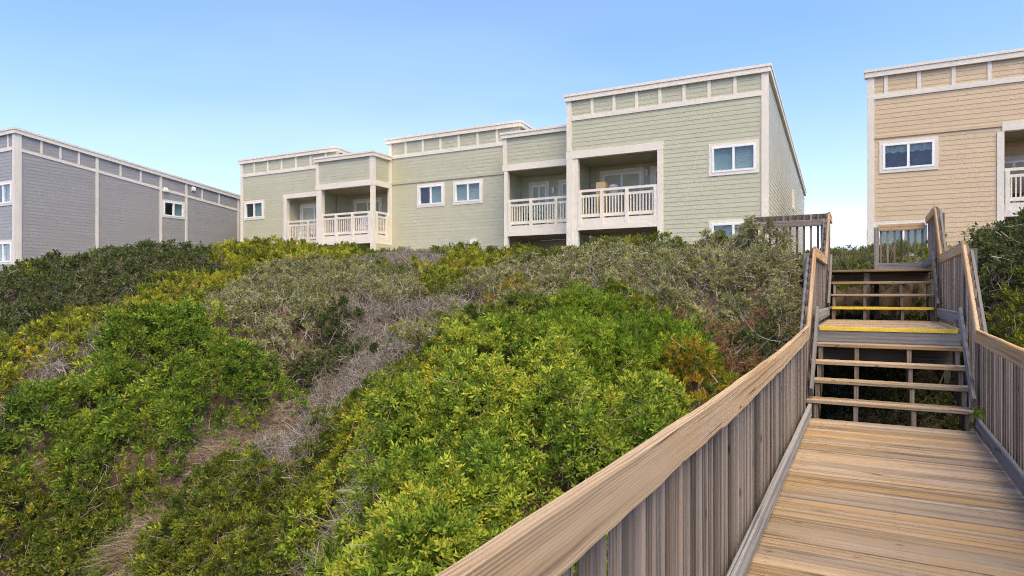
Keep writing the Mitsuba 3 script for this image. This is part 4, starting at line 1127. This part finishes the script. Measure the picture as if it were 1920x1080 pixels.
# a plant for every sprig: the nearest by distance over radius, with a ragged border; otherwise the mat of ground cover
who, dist = nearest_plant(sx, sy, True)
who[under] = NAMES.index('darkening_plants')  # plants packed in here to darken the gaps between the treads
ok &= ~under | (PR.random(M) < np.where(wa > 2.5, 0.8, 0.35))
kindname = np.array(PKIND + ['mat'])[who]
den = np.array([KINDS[k]['den'] for k in PKIND] + [0.95])[who]
keep = ok & (PR.random(M) < den * np.clip(slope / 2.4, 0.35, 1) * (1 - 0.93 * barep))
keep &= PR.random(M) < np.where(who < 0, 0.7, 0.26) + 1.1 * np.clip(FINE(q) - 0.08, 0, 1)
keep &= (facing > -0.05) | (PR.random(M) < 0.25)
keep &= ~((who < 0) & (sx > 5.0) & (wc > 0) & (PR.random(M) < 0.5))
# what lies well outside the picture is thinned, and what is near needs fewer, larger sprigs
fx, fy = sx / sy * 1200, -sz / sy * 1200
outside = (np.abs(fx) > 1010) | (fy > 570)
t_c = (to_walk(0.0, 0.0)[1] + 0.05) / np.where(np.abs(to_walk(0.0, 0.0)[1] - wc) < 1e-6, 1e-6, to_walk(0.0, 0.0)[1] - wc)
hit_a = to_walk(0.0, 0.0)[0] * (1 - t_c) + wa * t_c
hit_z = sz * t_c
hidden = (t_c > 0) & (t_c < 1) & (hit_a < 0.1) & (hit_z < -0.40 + 0.018 * hit_a) & (hit_z > -1.45 + 0.018 * hit_a)
keep &= ~hidden | (PR.random(M) < 0.18)
keep &= PR.random(M) < np.where(outside, 0.04, np.clip(rad / 7.5, 0.3, 1.0) ** 1.3)
sel = np.nonzero(keep)[0]
print('sprigs', len(sel))


def unit(v):
    return v / np.maximum(np.linalg.norm(v, axis=-1, keepdims=True), 1e-9)


def leaves_mesh(pos, axis, scale, kind, patch, tone=None):
    """Rosettes of folded leaves. Returns vertices, faces, colours."""
    k = KINDS[kind]
    n = k['n']
    N = len(pos)
    t1 = unit(np.cross(axis, PR.normal(size=(N, 3))))
    t2 = np.cross(axis, t1)
    al = (np.arange(n)[None] * 2.39996 + PR.random((N, 1)) * 6.28 + PR.normal(0, 0.25, (N, n)))
    f = (np.arange(n)[None] + PR.random((N, n))) / n
    po = np.radians(k['pol'][0] + (k['pol'][1] - k['pol'][0]) * (1 - f) + PR.normal(0, 8, (N, n)))
    d = np.cos(po)[..., None] * axis[:, None] + np.sin(po)[..., None] * (np.cos(al)[..., None] * t1[:, None] + np.sin(al)[..., None] * t2[:, None])
    w = unit(np.cross(axis[:, None], d) + PR.normal(0, 0.25, d.shape))
    nn = np.cross(w, d)
    L = k['L'] * scale[:, None] * PR.uniform(0.65, 1.15, (N, n))
    Wd = k['W'] * scale[:, None] * PR.uniform(0.8, 1.2, (N, n))
    b = pos[:, None] + axis[:, None] * ((f - 0.6) * k['L'] * 0.9 * scale[:, None])[..., None]
    lift = nn * (Wd * 0.22)[..., None]
    tip = b + d * L[..., None] - nn * (L * PR.uniform(-0.05, 0.16, (N, n)))[..., None]
    mid = b + d * (L * 0.58)[..., None]
    V = np.stack([b, mid + w * (Wd / 2)[..., None] + lift, tip, mid - w * (Wd / 2)[..., None] + lift], 2).reshape(-1, 3)
    i0 = np.arange(N * n) * 4
    F = np.vstack([np.stack([i0, i0 + 1, i0 + 2], 1), np.stack([i0, i0 + 2, i0 + 3], 1)])
    pal = np.array(k['pal'])
    cum = np.cumsum(k['mix'])
    base = np.clip(PR.random(N) * 0.5 + np.clip((patch - 0.5) * 2.2 + 0.5, 0, 1) * 0.5, 0, 0.999)
    pick = np.clip(base[:, None] + PR.normal(0, 0.10, (N, n)), 0, 0.999)
    c = pal[np.minimum(np.searchsorted(cum / cum[-1], pick), len(pal) - 1)]
    c = c * (PR.uniform(0.75, 1.25, N) * (1 if tone is None else tone))[:, None, None] * PR.uniform(0.8, 1.2, (N, n, 1))
    C = np.repeat(c.reshape(-1, 3), 4, 0)
    return V, F, np.clip(C, 0.005, 0.6)


def tubes(p0, d0, length, rad, col, segs=3, bend=0.5, sides=3, taper=0.35):
    """Crooked twigs, each a thin prism."""
    N = len(p0)
    p, d = p0.copy(), unit(d0)
    rings = [p0]
    for s in range(segs):
        p = p + d * (length / segs)[:, None]
        rings.append(p)
        d = unit(d + PR.normal(0, bend, d.shape) * 0.5)
    a = unit(np.cross(unit(d0), PR.normal(size=d0.shape)))
    b = unit(np.cross(unit(d0), a))
    V = []
    for i, r in enumerate(rings):
        rr = rad * (1 - (1 - taper) * i / segs)
        for j in range(sides):
            an = 2 * math.pi * j / sides
            V.append(r + (math.cos(an) * a + math.sin(an) * b) * rr[:, None])
    V = np.stack(V, 1)
    per = (segs + 1) * sides
    F = []
    for i in range(segs):
        for j in range(sides):
            q0, q1 = i * sides + j, i * sides + (j + 1) % sides
            F += [[q0, q1, q1 + sides], [q0, q1 + sides, q0 + sides]]
    F = (np.array(F)[None] + (np.arange(N) * per)[:, None, None]).reshape(-1, 3)
    return V.reshape(-1, 3), F, np.repeat(col, per, 0)


def vput(key, parts, mat):
    v, f, c, n = [], [], [], 0
    for V, F, C in parts:
        v.append(V)
        f.append(F + n)
        c.append(C)
        n += len(V)
    scene[key] = mikit.ply((np.vstack(v), np.vstack(f)), mat, color=np.vstack(c))


TRI = 0
for i in list(range(len(PL))) + [-1]:
    ids = sel[who[sel] == i]
    if len(ids) < 5:
        print('EMPTY', i, PL[i][0] if i >= 0 else 'mat')
        continue
    kind = PKIND[i] if i >= 0 else 'mat'
    k = KINDS[kind]
    key = PL[i][0] if i >= 0 else 'ground_cover'
    r = np.linalg.norm(P[ids], axis=1)
    sc = np.clip((r / 6.0) ** 0.55, 0.85, 2.2) * PR.uniform(0.75, 1.2, len(ids))
    dep = PR.exponential(k['depth'] * 0.45, len(ids)) - 0.03
    pos = P[ids] - nrm[ids] * dep[:, None] + PR.normal(0, 0.015, (len(ids), 3))
    if k.get('clus'):
        # sprigs stand together as domes round the branch tips
        cs = PR.choice(len(ids), max(1, len(ids) // k['clus']), replace=False)
        near_ = cKDTree(pos[cs]).query(pos)[1]
        lean = unit(nrm[ids] * 0.55 + np.array([0, 0, 0.45]) + 0.95 * unit(PR.normal(0, 1, (len(ids), 3))))
        dome = pos[cs][near_] + lean * (k['dome'] * sc * PR.uniform(0.75, 1.1, len(ids)))[:, None]
        go = PR.random(len(ids)) < 0.85
        pos = np.where(go[:, None], dome, pos)
    axis = unit(nrm[ids] * (1 - k['up']) + np.array([0, 0, k['up']]) + PR.normal(0, 0.38, (len(ids), 3)))
    if k.get('clus'):
        axis = np.where(go[:, None], unit(lean + 0.25 * axis), axis)
    pat, tone = nz[ids], None
    if k.get('clus'):                      # a branch tip is of one age: its sprigs share a colour
        pat = 0.5 + 0.6 * (nz[ids] - 0.5) + 0.42 * (PR.random(len(cs))[near_] - 0.5)
        tone = PR.uniform(0.72, 1.28, len(cs))[near_]
    lv = leaves_mesh(pos, axis, sc, kind, pat, tone)
    if kind == 'bare':
        m = PR.random(len(ids)) < 0.8
    vput(key + '__leaves', [lv], 'leaf')
    labels[key + '__leaves'] = {'kind': 'stuff'}
    TRI += len(lv[1])
    nt = int(len(ids) * k['tw'])
    tid = PR.choice(ids, nt)
    ln = PR.uniform(0.10, 0.30, nt) * (1.25 if kind in ('bare', 'olive') else 0.9)
    d0 = unit(nrm[tid] * 0.5 + np.array([0, 0, 0.45]) + PR.normal(0, 0.62, (nt, 3)))
    rt = np.linalg.norm(P[tid], axis=1)
    out = 0.62 if kind in ('bare', 'olive', 'rust') else 0.8
    p0 = P[tid] - d0 * (ln * out)[:, None] + PR.normal(0, 0.03, (nt, 3))
    col = np.array(TWC.get(kind, TWC[None]))
    cc = col[PR.integers(0, len(col), nt)] * PR.uniform(0.75, 1.2, (nt, 1))
    tw = tubes(p0, d0, ln, PR.uniform(0.0016, 0.0030, nt) * np.clip((rt / 5.5), 1, 2.4), cc)
    vput(key + '__twigs', [tw], 'twig')
    labels[key + '__twigs'] = {'kind': 'stuff'}
    TRI += len(tw[1])
    if i >= 0:
        # stems from the ground into the crown, and a few longer bare branches that stick out
        for s in range(4):
            j = PR.integers(0, len(ids))
            base = P[ids[j]].copy()
            gz = float(GROUND(base[:2][None])[0])
            p0 = np.array([[PX[i] * 0.5 + base[0] * 0.5, PY[i] * 0.5 + base[1] * 0.5, gz - 0.1]])
            p0[0, 2] = float(GROUND(p0[:, :2])[0]) - 0.1
            tgt = base - p0[0]
            st = tubes(p0, tgt[None], np.array([np.linalg.norm(tgt) * 0.9]), np.array([0.016]), np.array([[0.17, 0.14, 0.115]]), 5, 0.25, 6, 0.4)
            vput(num(key + '__stem'), [st], 'twig')
        nb = {'bare': 26, 'olive': 14, 'dark': 9}.get(kind, 3)
        tid = PR.choice(ids, nb)
        ln = PR.uniform(0.35, 0.85, nb)
        d0 = unit(nrm[tid] * 0.35 + np.array([0, 0, 0.3]) + PR.normal(0, 0.75, (nb, 3)))
        p0 = P[tid] - d0 * (ln * 0.5)[:, None]
        cc = np.array([(0.40, 0.36, 0.32), (0.30, 0.26, 0.22)])[PR.integers(0, 2, nb)]
        br = tubes(p0, d0, ln, PR.uniform(0.004, 0.0065, nb), cc, 6, 0.45, 4, 0.3)
        vput(key + '__branches', [br], 'twig')
        labels[key + '__branches'] = {'kind': 'stuff'}
        tag(key, PL[i][5], 'shrub' if 'hedge' not in key else 'hedge')
tag('ground_cover', 'low mat of small green and yellow green leaves covering the dune slope between the shrubs', 'ground cover', kind='stuff')
labels['ground_cover__leaves'] = {'kind': 'stuff'}


# a little weed that grows through the gap beside the right kick board
wp = np.array([Wp(-0.12 + PR.normal(0, 0.07), WID + 0.03 + PR.normal(0, 0.03), -1.42 + PR.uniform(0.0, 0.26)) for _ in range(34)])
wl = leaves_mesh(wp, unit(np.array([-0.3, -0.4, 0.8]) + PR.normal(0, 0.4, (34, 3))), np.full(34, 0.7), 'deep', PR.random(34))
vput('weed__leaves', [wl], 'leaf')
labels['weed__leaves'] = {'kind': 'stuff'}
w0 = np.repeat(Wp(-0.12, WID + 0.04, -1.55)[None], 6, 0)
vput('weed__stems', [tubes(w0, wp[:6] - w0, np.full(6, 0.3), np.full(6, 0.003), np.full((6, 3), 0.1) * np.array([1, 1.2, 0.5]))], 'twig')
labels['weed__stems'] = {'kind': 'stuff'}
tag('weed', 'small green weed poking up beside the right kick board at the foot of the stairs', 'weed')


# dry grass in the gully: tufts one can tell apart, and loose litter
def tuft(key, x, y, n, length, lean, label):
    z = float(GROUND(np.array([[x, y]]))[0])
    p0 = np.stack([x + PR.normal(0, 0.07, n), y + PR.normal(0, 0.07, n), np.full(n, z - 0.02)], 1)
    p0[:, 2] = GROUND(p0[:, :2]) - 0.02
    d = unit(np.array([lean[0], lean[1], 0.9]) + PR.normal(0, 0.35, (n, 3)))
    L = length * PR.uniform(0.5, 1.15, n)
    V, F, C = [], [], []
    col = np.array([(0.46, 0.37, 0.23), (0.36, 0.27, 0.16), (0.52, 0.44, 0.30), (0.30, 0.24, 0.17)])[PR.integers(0, 4, n)] * PR.uniform(0.8, 1.15, (n, 1))
    side = unit(np.cross(d, PR.normal(size=(n, 3))))
    droop = np.array([lean[0], lean[1], -1.0])
    rows = []
    for s in range(6):
        t = s / 5
        c = p0 + d * (L * t)[:, None] + droop * (L * 0.55 * t * t)[:, None]
        hw = 0.0035 * (1 - 0.85 * t)
        rows += [c - side * hw, c + side * hw]
    V = np.stack(rows, 1).reshape(-1, 3)
    f = []
    for s in range(5):
        f += [[2 * s, 2 * s + 1, 2 * s + 3], [2 * s, 2 * s + 3, 2 * s + 2]]
    F = (np.array(f)[None] + (np.arange(n) * 12)[:, None, None]).reshape(-1, 3)
    vput(key, [(V, F, np.repeat(col, 12, 0))], 'leaf')
    tag(key, label, 'dry grass')


for j, (px, py, Z, n, Lg, lean, lab) in enumerate([(250, 930, 6.3, 420, 0.42, (-0.35, -0.3), 'tuft of dry grey straw hanging over the slope at the lower left'), (300, 870, 6.9, 300, 0.36, (-0.2, -0.4), 'tuft of dry straw just above the lowest tuft'), (330, 850, 7.0, 220, 0.32, (0.3, -0.3), 'pale dry grass tuft in the middle of the gully'), (440, 770, 7.9, 260, 0.3, (0.1, -0.5), 'dry grass at the head of the bare gully beside the left bright shrub'), (110, 1050, 5.6, 160, 0.38, (-0.1, -0.3), 'thin dry grass in the bottom left corner'), (720, 1000, 3.9, 60, 0.3, (-0.2, -0.2), 'few dry blades beside the dead twigs at the bottom')]):
    x, y = at(px, py, Z)
    tuft('dry_grass_tuft' if j == 0 else 'dry_grass_tuft_%03d' % j, x, y, n, Lg, lean, lab)

nl = 5200
t = PR.random(nl)
k0 = PR.integers(3, len(GUL) - 1, nl)
g0 = GUL[k0] + (GUL[k0 + 1] - GUL[k0]) * t[:, None] + PR.normal(0, 0.26, (nl, 2))
p0 = np.column_stack([g0, GROUND(g0) + 0.015])
d0 = unit(PR.normal(0, 1, (nl, 3)) * np.array([1, 1, 0.35]))
cc = np.array([(0.36, 0.28, 0.19), (0.25, 0.19, 0.14), (0.44, 0.37, 0.28)])[PR.integers(0, 3, nl)] * PR.uniform(0.8, 1.15, (nl, 1))
vput('dry_litter', [tubes(p0, d0, PR.uniform(0.06, 0.26, nl), PR.uniform(0.0015, 0.003, nl), cc, 2, 0.5)], 'twig')
tag('dry_litter', 'dry straw and fallen twigs lying in the bare gully', 'litter', kind='stuff')
# leaf litter under the open stairs
nl = 1500
la, lc = PR.uniform(-0.2, 1.9, nl), PR.uniform(-0.2, WID + 0.2, nl)
g0 = W0 + la[:, None] * U + lc[:, None] * R
p0 = np.column_stack([g0, GROUND(g0) + 0.02])
d0 = unit(PR.normal(0, 1, (nl, 3)) * np.array([1, 1, 0.5]))
cc = np.array([(0.20, 0.16, 0.12), (0.28, 0.24, 0.20), (0.06, 0.08, 0.03)])[PR.integers(0, 3, nl)]
vput('leaf_litter', [tubes(p0, d0, PR.uniform(0.06, 0.25, nl), PR.uniform(0.002, 0.005, nl), cc, 2, 0.5)], 'twig')
tag('leaf_litter', 'dead stems and leaves on the ground in the shade under the open stairs', 'litter', kind='stuff')
print('plant triangles', TRI)
